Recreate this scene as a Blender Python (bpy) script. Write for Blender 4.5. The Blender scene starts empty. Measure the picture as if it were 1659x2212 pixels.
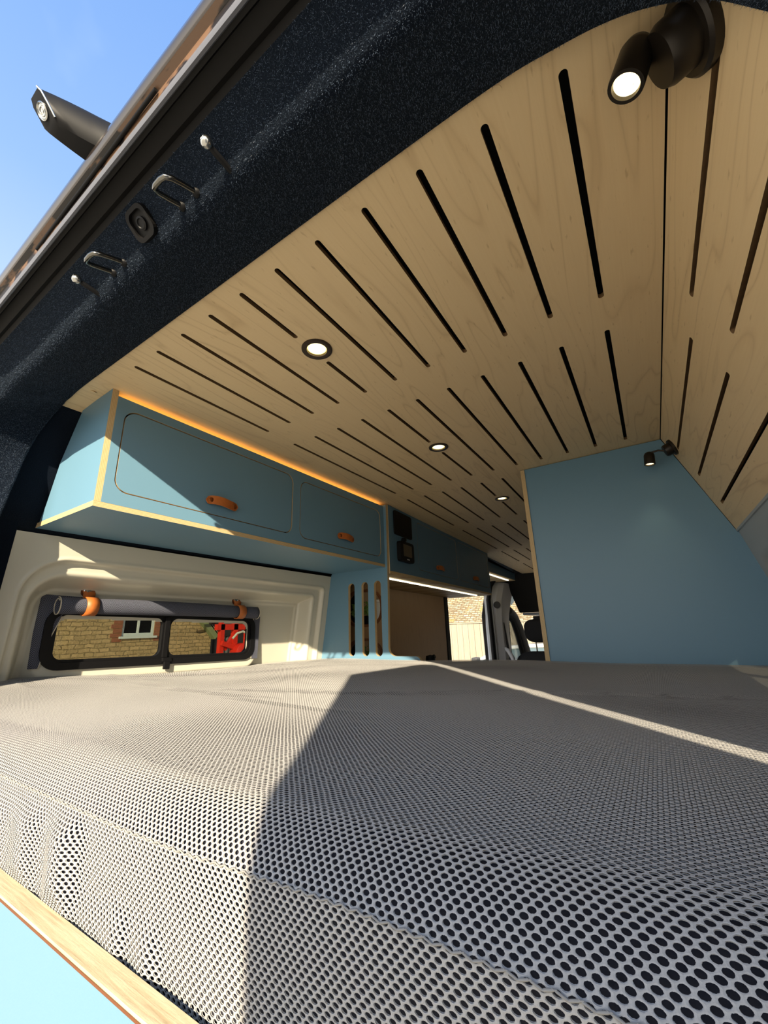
import bpy, bmesh, math, random
from mathutils import Vector, Matrix

# ------------------------------------------------------------------ camera, sky, sun, exposure
Z0 = 1.80                                   # lens height above the yard
scene = bpy.context.scene
F_PX = 877.33
CAM_R = Vector((0.838373, 0.544169, -0.031792))
CAM_U = Vector((0.177030, -0.216651, 0.960064))
CAM_F = Vector((-0.515549, 0.810520, 0.277969))
cd = bpy.data.cameras.new('camera'); cam = bpy.data.objects.new('camera', cd)
scene.collection.objects.link(cam)
cd.sensor_fit = 'VERTICAL'; cd.sensor_height = 24.0; cd.lens = F_PX * 24.0 / 2212.0
cd.clip_start = 0.01; cd.clip_end = 400
m3 = Matrix((CAM_R, CAM_U, -CAM_F)).transposed()
cam.matrix_world = Matrix.Translation((0, 0, Z0)) @ m3.to_4x4()
scene.camera = cam

world = bpy.data.worlds.new('sky'); scene.world = world; world.use_nodes = True
wn = world.node_tree.nodes; wl = world.node_tree.links; wn.clear()
wo = wn.new('ShaderNodeOutputWorld'); wb = wn.new('ShaderNodeBackground')
wt = wn.new('ShaderNodeTexCoord'); wx = wn.new('ShaderNodeSeparateXYZ'); wr = wn.new('ShaderNodeValToRGB')
wl.new(wt.outputs['Generated'], wx.inputs[0]); wl.new(wx.outputs['Z'], wr.inputs[0])
wr.color_ramp.elements[0].position = 0.0; wr.color_ramp.elements[0].color = (1.55, 1.46, 1.32, 1)
wr.color_ramp.elements[1].position = 1.0; wr.color_ramp.elements[1].color = (0.11, 0.24, 0.56, 1)
e = wr.color_ramp.elements.new(0.25); e.color = (0.92, 0.95, 0.98, 1)
e = wr.color_ramp.elements.new(0.45); e.color = (0.43, 0.54, 0.73, 1)
e = wr.color_ramp.elements.new(0.72); e.color = (0.22, 0.36, 0.62, 1)
wnoise = wn.new('ShaderNodeTexNoise'); wnoise.inputs['Scale'].default_value = 2.2; wnoise.inputs['Detail'].default_value = 5
wcr = wn.new('ShaderNodeValToRGB'); wcr.color_ramp.elements[0].position = 0.52; wcr.color_ramp.elements[1].position = 0.85
wmix = wn.new('ShaderNodeMix'); wmix.data_type = 'RGBA'
wmul = wn.new('ShaderNodeMath'); wmul.operation = 'MULTIPLY'; wmul.inputs[1].default_value = 0.35
wl.new(wt.outputs['Generated'], wnoise.inputs['Vector']); wl.new(wnoise.outputs[0], wcr.inputs[0])
wl.new(wcr.outputs[0], wmul.inputs[0]); wl.new(wmul.outputs[0], wmix.inputs[0])
wl.new(wr.outputs[0], wmix.inputs[6]); wmix.inputs[7].default_value = (0.80, 0.87, 0.95, 1)
wl.new(wmix.outputs[2], wb.inputs[0]); wl.new(wb.outputs[0], wo.inputs[0])
wb.inputs[1].default_value = 1.0

SUN_D = Vector((-0.656, 1.0, -0.4635)).normalized()
sd = bpy.data.lights.new('sun', 'SUN'); sun = bpy.data.objects.new('sun', sd); scene.collection.objects.link(sun)
sd.energy = 6.8; sd.color = (1.0, 0.85, 0.62); sd.angle = math.radians(0.5)
sun.rotation_euler = (-SUN_D).to_track_quat('Z', 'Y').to_euler()
sun.location = (6, -9, 6)

vs = scene.view_settings
vs.view_transform = 'Standard'; vs.look = 'None'; vs.gamma = 1.0; vs.use_curve_mapping = False
vs.exposure = 0.76

# ------------------------------------------------------------------ node / material helpers
def lin(r, g, b):
    f = lambda c: (c/255/12.92) if c/255 <= 0.04045 else ((c/255+0.055)/1.055)**2.4
    return (f(r), f(g), f(b), 1.0)

class NT:
    def __init__(s, name):
        s.m = bpy.data.materials.new(name); s.m.use_nodes = True
        s.t = s.m.node_tree; s.n = s.t.nodes; s.l = s.t.links
        s.bsdf = s.n['Principled BSDF']; s.out = s.n['Material Output']
    def node(s, typ, **kw):
        nd = s.n.new(typ)
        for k, v in kw.items():
            if k.startswith('i_'):
                key = k[2:]; key = int(key) if key.isdigit() else key.replace('_', ' ')
                s.put(nd.inputs[key], v)
            else: setattr(nd, k, v)
        return nd
    def put(s, sock, v):
        if isinstance(v, bpy.types.NodeSocket): s.l.new(v, sock)
        else: sock.default_value = v
    def math(s, op, a, b=0.0, c=None):
        nd = s.n.new('ShaderNodeMath'); nd.operation = op
        s.put(nd.inputs[0], a); s.put(nd.inputs[1], b)
        if c is not None: s.put(nd.inputs[2], c)
        return nd.outputs[0]
    def mix(s, f, a, b):
        nd = s.n.new('ShaderNodeMix'); nd.data_type = 'RGBA'
        s.put(nd.inputs[0], f); s.put(nd.inputs[6], a); s.put(nd.inputs[7], b)
        return nd.outputs[2]
    def coords(s, kind='Object'): return s.n.new('ShaderNodeTexCoord').outputs[kind]
    def mapping(s, vec, scale=(1, 1, 1), rot=(0, 0, 0), loc=(0, 0, 0)):
        nd = s.n.new('ShaderNodeMapping'); s.l.new(vec, nd.inputs[0])
        nd.inputs['Scale'].default_value = scale; nd.inputs['Rotation'].default_value = rot; nd.inputs['Location'].default_value = loc
        return nd.outputs[0]
    def noise(s, vec, scale, detail=3, rough=0.5, dist=0.0):
        nd = s.n.new('ShaderNodeTexNoise'); s.l.new(vec, nd.inputs['Vector'])
        nd.inputs['Scale'].default_value = scale; nd.inputs['Detail'].default_value = detail
        nd.inputs['Roughness'].default_value = rough; nd.inputs['Distortion'].default_value = dist
        return nd.outputs[0]
    def ramp(s, f, stops):
        nd = s.n.new('ShaderNodeValToRGB'); s.l.new(f, nd.inputs[0]); cr = nd.color_ramp
        while len(cr.elements) < len(stops): cr.elements.new(0.5)
        for el, (p, c) in zip(cr.elements, stops):
            el.position = p; el.color = c if len(c) == 4 else (*c, 1)
        return nd.outputs[0]
    def bump(s, h, strength=0.3, dist=0.002):
        nd = s.n.new('ShaderNodeBump'); s.l.new(h, nd.inputs['Height'])
        nd.inputs['Strength'].default_value = strength; nd.inputs['Distance'].default_value = dist
        s.l.new(nd.outputs[0], s.bsdf.inputs['Normal'])
    def base(s, v): s.put(s.bsdf.inputs['Base Color'], v)
    def set(s, **kw):
        for k, v in kw.items(): s.put(s.bsdf.inputs[k.replace('_', ' ')], v)

def plain(name, col, rough=0.5, metal=0.0, var=0.08, nscale=30, bump=0.0, spec=0.5, coat=0.0):
    t = NT(name); c = t.coords()
    n = t.noise(c, nscale, 4, 0.6)
    d = tuple(x*(1-var) for x in col[:3])+(1,); u = tuple(min(1, x*(1+var)) for x in col[:3])+(1,)
    t.base(t.mix(n, d, u)); t.set(Roughness=rough, Metallic=metal)
    t.bsdf.inputs['Specular IOR Level'].default_value = spec
    if coat: t.bsdf.inputs['Coat Weight'].default_value = coat
    if bump: t.bump(n, bump, 0.001)
    return t.m

def birch(name, axis, c0, c1, c2):
    """pale maple / birch veneer; axis = grain direction (0,1,2)"""
    t = NT(name); c = t.coords('Object')
    sc = [9.0, 9.0, 9.0]; sc[axis] = 1.1
    v = t.mapping(c, tuple(sc))
    n1 = t.noise(v, 1.0, 2.0, 0.45, 0.35)
    rings = t.math('FRACT', t.math('MULTIPLY', n1, 13.0))
    line = t.math('SMOOTH_MIN', t.math('ABSOLUTE', t.math('SUBTRACT', rings, 0.5)), 0.5, 0.1)
    lm = t.ramp(line, [(0.0, (1, 1, 1)), (0.06, (0.35, 0.35, 0.35)), (0.16, (0, 0, 0))])
    sf = [260.0]*3; sf[axis] = 7.0
    fine = t.noise(t.mapping(c, tuple(sf)), 1.0, 3, 0.6)
    patch = t.noise(c, 3.0, 3, 0.5)
    b = t.mix(fine, c0, c1)
    b = t.mix(t.math('MULTIPLY', patch, 0.55), b, c1)
    b = t.mix(t.math('MULTIPLY', lm, t.math('MULTIPLY_ADD', patch, 0.8, -0.18)), b, c2)
    fl = [150.0]*3; fl[axis] = 34.0
    fleck = t.ramp(t.noise(t.mapping(c, tuple(fl)), 1.0, 2, 0.5), [(0.66, (0, 0, 0)), (0.76, (0.35, 0.35, 0.35))])
    b = t.mix(fleck, b, c2)
    t.base(b); t.set(Roughness=0.48); t.bump(fine, 0.05, 0.0005)
    return t.m

def plyedge(name, axis, period=0.0031):
    """edge of plywood; axis = direction across the plies"""
    t = NT(name); c = t.coords('Object'); s = t.n.new('ShaderNodeSeparateXYZ'); t.l.new(c, s.inputs[0])
    w = t.math('FRACT', t.math('MULTIPLY', s.outputs[axis], 1.0/period))
    st = t.ramp(w, [(0.0, lin(212, 190, 146)), (0.42, lin(218, 198, 156)), (0.52, lin(192, 164, 116)), (0.9, lin(198, 170, 122)), (1.0, lin(212, 190, 146))])
    n = t.noise(c, 180, 3, 0.6)
    t.base(t.mix(t.math('MULTIPLY', n, 0.35), st, lin(160, 122, 76))); t.set(Roughness=0.6); t.bump(n, 0.15, 0.0006)
    return t.m

M = {}
M['birch_y'] = birch('birch_ceiling_veneer', 1, lin(236, 212, 168), lin(226, 198, 152), lin(160, 120, 74))
M['birch_z'] = birch('birch_upright_veneer', 2, lin(164, 130, 90), lin(144, 110, 74), lin(112, 82, 50))
M['ply_x'] = plyedge('ply_edge_x', 0); M['ply_y'] = plyedge('ply_edge_y', 1); M['ply_z'] = plyedge('ply_edge_z', 2)
M['slotside'] = plain('slot_side_ply', lin(120, 92, 60), 0.7, var=0.25, nscale=120)
M['void'] = plain('black_backing', (0.006, 0.006, 0.006, 1), 0.9)
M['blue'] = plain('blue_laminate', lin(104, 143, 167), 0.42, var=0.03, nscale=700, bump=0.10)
M['blue_shaded'] = plain('blue_laminate_shaded', lin(86, 122, 146), 0.45, var=0.03, nscale=700, bump=0.08)  # same blue laminate, darkened so its colour carries the kitchen's shade
M['paint'] = plain('cream_body_paint', lin(200, 196, 180), 0.30, var=0.02, nscale=25, coat=0.2)
M['greypaint'] = plain('grey_body_paint', lin(170, 172, 172), 0.32, var=0.03, nscale=25, coat=0.2)
M['black'] = plain('black_plastic', lin(13, 13, 15), 0.5, var=0.15, nscale=200, spec=0.25)
M['blackgloss'] = plain('black_screen', lin(6, 6, 7), 0.3, spec=0.15)
M['rubber'] = plain('black_rubber', lin(13, 12, 12), 0.6, var=0.2, nscale=90, bump=0.1, spec=0.2)
M['sealgrey'] = plain('grey_rubber_seal', lin(98, 100, 108), 0.5, var=0.12, nscale=160)
M['chrome'] = plain('dark_chrome', lin(120, 118, 112), 0.16, metal=1.0, var=0.05)
M['steel'] = plain('bright_steel', lin(190, 190, 186), 0.22, metal=1.0, var=0.05)
M['bronze'] = plain('dark_bronze_trim', lin(58, 46, 36), 0.38, metal=0.35, var=0.1)
M['lampblack'] = plain('lamp_black_metal', lin(38, 32, 25), 0.40, metal=0.3, var=0.1, nscale=300)
M['leather'] = plain('tan_leather', lin(176, 98, 40), 0.5, var=0.22, nscale=110, bump=0.25)
M['leatherdark'] = plain('brown_leather', lin(96, 50, 22), 0.5, var=0.2, nscale=110, bump=0.2)
M['hem'] = plain('cream_hem', lin(196, 186, 166), 0.8)
M['copper'] = plain('copper_stud', lin(150, 84, 44), 0.28, metal=0.8)
M['brownwood'] = plain('dark_oak', lin(112, 66, 30), 0.5, var=0.25, nscale=60)
M['darkgreen'] = plain('leaf_green', lin(112, 142, 62), 0.55, var=0.45, nscale=60)
M['whitepot'] = plain('white_ceramic', lin(214, 214, 206), 0.25)
M['seatfab'] = plain('black_seat_cloth', lin(24, 24, 27), 0.9, var=0.3, nscale=400, bump=0.2)
M['headliner'] = plain('charcoal_headliner', lin(34, 32, 30), 0.95, var=0.2, nscale=300)
M['greytrim'] = plain('grey_pillar_trim', lin(208, 208, 211), 0.6, var=0.04, nscale=200)
M['darktrim'] = plain('dark_grey_trim', lin(66, 66, 68), 0.6, var=0.06)

def carpet():
    t = NT('navy_carpet'); c = t.coords()
    n = t.noise(c, 420, 4, 0.75); n2 = t.noise(c, 34, 3, 0.6)
    b = t.mix(n, lin(6, 9, 16), lin(26, 35, 49)); b = t.mix(t.math('MULTIPLY', n2, 0.35), b, lin(14, 21, 32))
    t.base(b); t.set(Roughness=1.0)
    t.bsdf.inputs['Sheen Weight'].default_value = 0.15; t.bsdf.inputs['Sheen Roughness'].default_value = 0.4
    t.bsdf.inputs['Sheen Tint'].default_value = lin(150, 170, 190)
    t.bsdf.inputs['Specular IOR Level'].default_value = 0.05
    t.bump(t.math('ADD', n, t.math('MULTIPLY', n2, 0.7)), 0.9, 0.004)
    return t.m
M['carpet'] = carpet()

def emit(name, col, strength):
    t = NT(name); e = t.node('ShaderNodeEmission'); e.inputs[0].default_value = col; e.inputs[1].default_value = strength
    t.l.new(e.outputs[0], t.out.inputs[0]); return t.m
M['ledwarm'] = emit('led_amber', (1.0, 0.46, 0.10, 1), 3.6)
M['ledstrip'] = emit('led_white', (1.0, 0.90, 0.62, 1), 2.6)

def lens():
    t = NT('downlight_lens'); c = t.coords()
    g = t.node('ShaderNodeVectorMath', operation='LENGTH'); t.l.new(c, g.inputs[0])
    r = t.ramp(t.math('MULTIPLY', g.outputs['Value'], 1/0.022), [(0.30, (1.0, 0.90, 0.62)), (0.90, (0.98, 0.72, 0.20))])
    st = t.math('MULTIPLY_ADD', g.outputs['Value'], -190.0, 5.6)
    e = t.node('ShaderNodeEmission'); t.l.new(r, e.inputs[0]); t.l.new(st, e.inputs[1])
    t.l.new(e.outputs[0], t.out.inputs[0]); return t.m
M['lens'] = lens()
def spotlens():
    t = NT('spot_lens'); c = t.coords('UV'); w = t.n.new('ShaderNodeTexVoronoi'); w.inputs['Scale'].default_value = 900; t.l.new(t.coords('Object'), w.inputs['Vector'])
    e = t.node('ShaderNodeEmission'); e.inputs[0].default_value = (1.0, 0.76, 0.36, 1)
    t.l.new(t.math('MULTIPLY_ADD', w.outputs['Distance'], -2.4, 3.6), e.inputs[1]); t.l.new(e.outputs[0], t.out.inputs[0]); return t.m
M['spotlens'] = spotlens()

def mesh_fabric():
    """airy spacer fabric: a pale knit sheet with staggered see-through holes"""
    t = NT('spacer_mesh_fabric')
    uv = t.n.new('ShaderNodeUVMap'); uv.uv_map = 'fabric'
    s = t.n.new('ShaderNodeSeparateXYZ'); t.l.new(uv.outputs[0], s.inputs[0])
    c = t.coords(); 
    wob = t.noise(uv.outputs[0], 55, 2, 0.5)
    u = t.math('MULTIPLY_ADD', wob, 0.0016, s.outputs[0]); v = t.math('MULTIPLY_ADD', wob, 0.0012, s.outputs[1])
    p, q = 0.0062, 0.00305
    a, b = 0.00218, 0.00145
    def lat(ou, ov):
        du = t.math('SUBTRACT', t.math('FRACT', t.math('ADD', t.math('MULTIPLY', u, 1/p), ou)), 0.5)
        dv = t.math('SUBTRACT', t.math('FRACT', t.math('ADD', t.math('MULTIPLY', v, 1/(2*q)), ov)), 0.5)
        du = t.math('MULTIPLY', du, p/a); dv = t.math('MULTIPLY', dv, 2*q/b)
        return t.math('SQRT', t.math('ADD', t.math('MULTIPLY', du, du), t.math('MULTIPLY', dv, dv)))
    d = t.math('MINIMUM', lat(0, 0), lat(0.5, 0.5))
    fuzz = t.noise(c, 1400, 2, 0.6)
    dd = t.math('MULTIPLY_ADD', t.math('SUBTRACT', fuzz, 0.5), 0.35, d)
    hole = t.math('LESS_THAN', dd, 1.0)
    n = t.noise(c, 900, 3, 0.7)
    t.base(t.mix(n, lin(152, 149, 146), lin(186, 184, 181))); t.set(Roughness=0.72)
    t.bsdf.inputs['Sheen Weight'].default_value = 0.25
    hgt = t.math('ADD', t.math('MINIMUM', t.math('MULTIPLY', d, 0.6), 1.0), t.math('MULTIPLY', n, 0.25))
    t.bump(hgt, 0.55, 0.0012)
    tr = t.node('ShaderNodeBsdfTransparent'); mx = t.node('ShaderNodeMixShader')
    t.l.new(hole, mx.inputs[0]); t.l.new(t.bsdf.outputs[0], mx.inputs[1]); t.l.new(tr.outputs[0], mx.inputs[2])
    t.l.new(mx.outputs[0], t.out.inputs[0])
    return t.m
M['meshfab'] = mesh_fabric()
M['core'] = plain('dark_spacer_core', lin(36, 36, 46), 0.9, var=0.3, nscale=500)

def herringbone():
    t = NT('denim_herringbone'); uv = t.n.new('ShaderNodeUVMap'); uv.uv_map = 'fabric'
    s = t.n.new('ShaderNodeSeparateXYZ'); t.l.new(uv.outputs[0], s.inputs[0])
    W = 0.017
    k = t.math('PINGPONG', s.outputs[0], W)
    ph = t.math('FRACT', t.math('MULTIPLY', t.math('ADD', k, s.outputs[1]), 1/0.0046))
    st = t.ramp(ph, [(0.35, (0, 0, 0)), (0.5, (1, 1, 1)), (0.9, (1, 1, 1)), (1.0, (0, 0, 0))])
    n = t.noise(t.coords(), 700, 3, 0.7)
    b = t.mix(st, lin(15, 17, 26), lin(106, 109, 125)); b = t.mix(t.math('MULTIPLY', n, 0.35), b, lin(44, 46, 58))
    t.base(b); t.set(Roughness=0.9); t.bump(n, 0.3, 0.001); return t.m
M['denim'] = herringbone()

def glass(name, tint, refl):
    t = NT(name); tr = t.node('ShaderNodeBsdfTransparent'); tr.inputs[0].default_value = tint
    gl = t.node('ShaderNodeBsdfGlossy'); gl.inputs['Roughness'].default_value = 0.02
    fr = t.node('ShaderNodeFresnel'); fr.inputs[0].default_value = 1.45
    mx = t.node('ShaderNodeMixShader'); t.l.new(t.math('MULTIPLY', fr.outputs[0], refl), mx.inputs[0])
    t.l.new(tr.outputs[0], mx.inputs[1]); t.l.new(gl.outputs[0], mx.inputs[2]); t.l.new(mx.outputs[0], t.out.inputs[0])
    return t.m
M['tint'] = glass('tinted_glass', (0.50, 0.49, 0.45, 1), 0.7)
M['clear'] = glass('clear_glass', (0.9, 0.93, 0.92, 1), 0.8)

def stone():
    t = NT('coursed_stone'); c = t.coords(); v = t.mapping(c, (1, 1, 1), (0, math.pi/2, math.pi/2))
    sp = t.n.new('ShaderNodeSeparateXYZ'); t.l.new(c, sp.inputs[0])
    cb = t.n.new('ShaderNodeCombineXYZ'); t.l.new(sp.outputs[1], cb.inputs[0]); t.l.new(sp.outputs[2], cb.inputs[1])
    br = t.node('ShaderNodeTexBrick'); nz = t.node('ShaderNodeTexNoise'); t.l.new(c, nz.inputs['Vector']); nz.inputs['Scale'].default_value = 3.5; nz.inputs['Detail'].default_value = 3
    va = t.node('ShaderNodeVectorMath', operation='MULTIPLY_ADD'); t.l.new(nz.outputs['Color'], va.inputs[0]); va.inputs[1].default_value = (0.22, 0.09, 0.0); t.l.new(cb.outputs[0], va.inputs[2])
    t.l.new(va.outputs[0], br.inputs['Vector'])
    br.inputs['Scale'].default_value = 1.0; br.inputs['Brick Width'].default_value = 0.26; br.inputs['Row Height'].default_value = 0.115
    br.inputs['Mortar Size'].default_value = 0.014; br.inputs['Color1'].default_value = lin(178, 160, 116); br.inputs['Color2'].default_value = lin(146, 130, 92)
    br.inputs['Mortar'].default_value = lin(104, 92, 64); br.offset = 0.5
    n = t.noise(c, 7, 4, 0.7); n2 = t.noise(c, 26, 3, 0.7)
    b = t.mix(t.ramp(n, [(0.4, (0, 0, 0)), (0.7, (0.6, 0.6, 0.6))]), br.outputs[0], lin(128, 118, 82)); b = t.mix(t.ramp(n2, [(0.5, (0, 0, 0)), (0.75, (0.7, 0.7, 0.7))]), b, lin(206, 190, 144))
    t.base(b); t.set(Roughness=0.95); t.bump(t.math('ADD', br.outputs['Fac'], n2), -0.6, 0.03); return t.m
M['stone'] = stone()

def slates():
    t = NT('mossy_stone_slates'); c = t.coords()
    sp = t.n.new('ShaderNodeSeparateXYZ'); t.l.new(c, sp.inputs[0])
    cb = t.n.new('ShaderNodeCombineXYZ'); t.l.new(sp.outputs[0], cb.inputs[0]); t.l.new(sp.outputs[2], cb.inputs[1])
    br = t.node('ShaderNodeTexBrick'); t.l.new(cb.outputs[0], br.inputs['Vector'])
    br.inputs['Brick Width'].default_value = 0.17; br.inputs['Row Height'].default_value = 0.055; br.inputs['Mortar Size'].default_value = 0.010; br.inputs['Scale'].default_value = 1
    br.inputs['Color1'].default_value = lin(200, 186, 160); br.inputs['Color2'].default_value = lin(172, 158, 130); br.inputs['Mortar'].default_value = lin(96, 84, 62)
    n = t.noise(c, 3.2, 4, 0.7); n2 = t.noise(t.mapping(c, (9, 3, 22), (0, 0.7, 0)), 1.0, 3, 0.7)
    b = t.mix(t.ramp(n2, [(0.40, (0, 0, 0)), (0.62, (0.9, 0.9, 0.9))]), br.outputs[0], lin(112, 96, 70))
    b = t.mix(t.ramp(n, [(0.55, (0, 0, 0)), (0.7, (0.7, 0.7, 0.7))]), b, lin(196, 160, 84))
    t.base(b); t.set(Roughness=0.95); t.bump(br.outputs['Fac'], -0.6, 0.03); return t.m
M['slates'] = slates()

def fencewood():
    t = NT('weathered_fence_wood'); c = t.coords()
    n = t.noise(t.mapping(c, (26, 26, 3.0)), 1.0, 4, 0.65, 0.6)
    oi = t.n.new('ShaderNodeObjectInfo')
    b = t.mix(n, lin(134, 124, 108), lin(178, 170, 154)); b = t.mix(t.math('MULTIPLY', oi.outputs['Random'], 0.35), b, lin(156, 146, 126))
    t.base(b); t.set(Roughness=0.85); return t.m
M['fence'] = fencewood()

def ground():
    t = NT('yard_gravel'); c = t.coords(); n = t.noise(c, 14, 5, 0.7); n2 = t.noise(c, 0.5, 3, 0.5)
    b = t.mix(n, lin(186, 176, 156), lin(222, 212, 190)); b = t.mix(t.math('MULTIPLY', n2, 0.4), b, lin(204, 192, 168))
    t.base(b); t.set(Roughness=0.95); t.bump(n, 0.4, 0.02); return t.m
M['ground'] = ground()
M['red'] = plain('red_machine_paint', lin(206, 44, 26), 0.4, var=0.2, nscale=12)
M['machblack'] = plain('dark_machine_iron', lin(40, 34, 32), 0.6, var=0.4, nscale=12)
M['hose'] = plain('pale_hose', lin(196, 200, 184), 0.5)
M['greenwood'] = plain('green_barge_board', lin(126, 142, 100), 0.6)
M['sash'] = plain('pale_blue_sash', lin(186, 202, 200), 0.5)
M['brick'] = plain('red_brick', lin(128, 84, 60), 0.9, var=0.4, nscale=14)
M['zinc'] = plain('grey_corrugated', lin(80, 82, 84), 0.5, var=0.12, nscale=6)
M['carwhite'] = plain('white_car_paint', lin(226, 228, 228), 0.2, var=0.01, coat=0.6)
M['carglass'] = plain('car_window_glass', lin(96, 112, 118), 0.08, var=0.05, spec=0.8)
M['tyre'] = plain('tyre_rubber', lin(26, 26, 26), 0.8)
M['vanpaint'] = plain('brown_black_van_paint', lin(48, 41, 38), 0.22, var=0.1, nscale=8, coat=0.8)

# dark gutter strip under the roof edge, reflections painted in as tan patches
def gutter():
    t = NT('gutter_painted_reflections'); c = t.coords()
    n = t.noise(t.mapping(c, (9, 30, 30)), 1.0, 4, 0.6)
    f = t.ramp(n, [(0.50, (0, 0, 0)), (0.54, (1, 1, 1))])
    t.base(t.mix(f, lin(30, 25, 23), lin(112, 86, 66))); t.set(Roughness=0.35); return t.m
M['gutter'] = gutter()

# ------------------------------------------------------------------ object helpers
COL = scene.collection
ORG = {}
def V(x, y, z): return Vector((x, y, z + Z0))      # lens-relative metres -> world

def link(name, data, parent=None, loc=None):
    o = bpy.data.objects.new(name, data); COL.objects.link(o)
    if parent is not None:
        o.parent = parent; ORG[o.name] = ORG[parent.name]
    else:
        L = Vector(loc) if loc is not None else Vector((0, 0, 0)); o.location = L; ORG[o.name] = L
    return o

def thing(name, label, cat, loc, group=None, kind=None):
    o = link(name, None, None, V(*loc)); o['label'] = label; o['category'] = cat
    if group: o['group'] = group
    if kind: o['kind'] = kind
    o.empty_display_size = 0.05
    return o

def tag(o, label, cat=None, group=None, kind=None):
    o['label'] = label
    if cat: o['category'] = cat
    if group: o['group'] = group
    if kind: o['kind'] = kind
    return o

def build(name, verts, faces, mats, parent=None, loc=None, smooth=False, fm=None, uv=None, bevel=0, autosm=None):
    """verts in lens-relative metres; loc = lens-relative origin for top-level meshes"""
    if not isinstance(mats, (list, tuple)): mats = [mats]
    o_ = ORG[parent.name] if parent is not None else (V(*loc) if loc is not None else Vector((0, 0, Z0)))
    vv = [V(*v) - o_ for v in verts]
    me = bpy.data.meshes.new(name); me.from_pydata([tuple(v) for v in vv], [], faces)
    for mt in mats: me.materials.append(M[mt] if isinstance(mt, str) else mt)
    if fm:
        for p, k in zip(me.polygons, fm): p.material_index = k
    bm = bmesh.new(); bm.from_mesh(me)
    if uv:
        lay = bm.loops.layers.uv.new('fabric'); bm.verts.ensure_lookup_table()
        for f in bm.faces:
            for lp in f.loops: lp[lay].uv = uv[lp.vert.index]
    if bevel:
        bmesh.ops.bevel(bm, geom=list(bm.edges), offset=bevel, segments=2, profile=0.6, affect='EDGES', clamp_overlap=True)
    bmesh.ops.recalc_face_normals(bm, faces=list(bm.faces))
    bm.to_mesh(me); bm.free()
    if smooth:
        for p in me.polygons: p.use_smooth = True
    if autosm is not None:
        for p in me.polygons: p.use_smooth = True
        me.set_sharp_from_angle(angle=autosm)
    o = link(name, me, parent, o_)
    return o

def box_vf(lo, hi):
    (a, b, c), (d, e, f) = lo, hi
    v = [(a,b,c),(d,b,c),(d,e,c),(a,e,c),(a,b,f),(d,b,f),(d,e,f),(a,e,f)]
    return v, [(0,3,2,1),(4,5,6,7),(0,1,5,4),(1,2,6,5),(2,3,7,6),(3,0,4,7)]

def box(name, lo, hi, mat, parent=None, bevel=0.0, fm=None, fn=None, loc=None):
    v, f = box_vf(lo, hi)
    if fn: v = [fn(*p) for p in v]
    return build(name, v, f, mat, parent, loc, bevel=bevel, fm=fm)

def rrect(x0, x1, y0, y1, r, n=6):
    """rounded rectangle outline, counter-clockwise"""
    pts = []
    r = min(r, (x1-x0)/2, (y1-y0)/2)
    for cx, cy, a0 in ((x1-r, y0+r, -90), (x1-r, y1-r, 0), (x0+r, y1-r, 90), (x0+r, y0+r, 180)):
        for i in range(n+1):
            a = math.radians(a0 + 90*i/n); pts.append((cx+r*math.cos(a), cy+r*math.sin(a)))
    return pts

def plate(name, outer, holes, t, fn, mats, parent=None, loc=None):
    """flat plate with holes. fn(u, v, w) -> lens-relative xyz, w in [0, t]; mats = (face, side)"""
    cu = bpy.data.curves.new('tmp', 'CURVE'); cu.dimensions = '2D'; cu.fill_mode = 'BOTH'; cu.extrude = 0.5
    for pts in [outer] + list(holes):
        sp = cu.splines.new('POLY'); sp.points.add(len(pts)-1); sp.use_cyclic_u = True
        for p, (x, y) in zip(sp.points, pts): p.co = (x, y, 0, 1)
    ob = bpy.data.objects.new('tmp', cu); COL.objects.link(ob)
    dg = bpy.context.evaluated_depsgraph_get()
    me0 = bpy.data.meshes.new_from_object(ob.evaluated_get(dg))
    bm = bmesh.new(); bm.from_mesh(me0); bmesh.ops.remove_doubles(bm, verts=bm.verts, dist=1e-6)
    bm.verts.ensure_lookup_table(); bm.verts.index_update()
    vs_ = [tuple(v.co) for v in bm.verts]; fs = [tuple(v.index for v in f.verts) for f in bm.faces]
    fm = [0 if abs(f.normal.z) > 0.7 else 1 for f in bm.faces]
    bm.free(); bpy.data.objects.remove(ob); bpy.data.curves.remove(cu); bpy.data.meshes.remove(me0)
    verts = [fn(x, y, (z+0.5)*t) for x, y, z in vs_]
    return build(name, verts, fs, list(mats), parent, loc, fm=fm)

def tube(name, path, rad, mat, parent=None, loc=None, seg=10, closed=False, cap=True):
    P = [Vector(p) for p in path]; n = len(P)
    rr = rad if isinstance(rad, (list, tuple)) else [rad]*n
    verts = []; faces = []
    up = None
    for i in range(n):
        a = P[(i-1) % n] if (closed or i > 0) else P[0]
        b = P[(i+1) % n] if (closed or i < n-1) else P[-1]
        t = (b-a).normalized()
        if up is None:
            up = t.orthogonal().normalized()
        up = (up - t*up.dot(t)); up = up.normalized() if up.length > 1e-6 else t.orthogonal().normalized()
        w = t.cross(up)
        for k in range(seg):
            an = 2*math.pi*k/seg
            verts.append(tuple(P[i] + (up*math.cos(an)+w*math.sin(an))*rr[i]))
    m = n if closed else n-1
    for i in range(m):
        for k in range(seg):
            j = (i+1) % n
            faces.append((i*seg+k, i*seg+(k+1) % seg, j*seg+(k+1) % seg, j*seg+k))
    if cap and not closed:
        faces.append(tuple(range(seg-1, -1, -1))); faces.append(tuple((n-1)*seg+k for k in range(seg)))
    return build(name, verts, faces, mat, parent, loc, autosm=math.radians(50))

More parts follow.
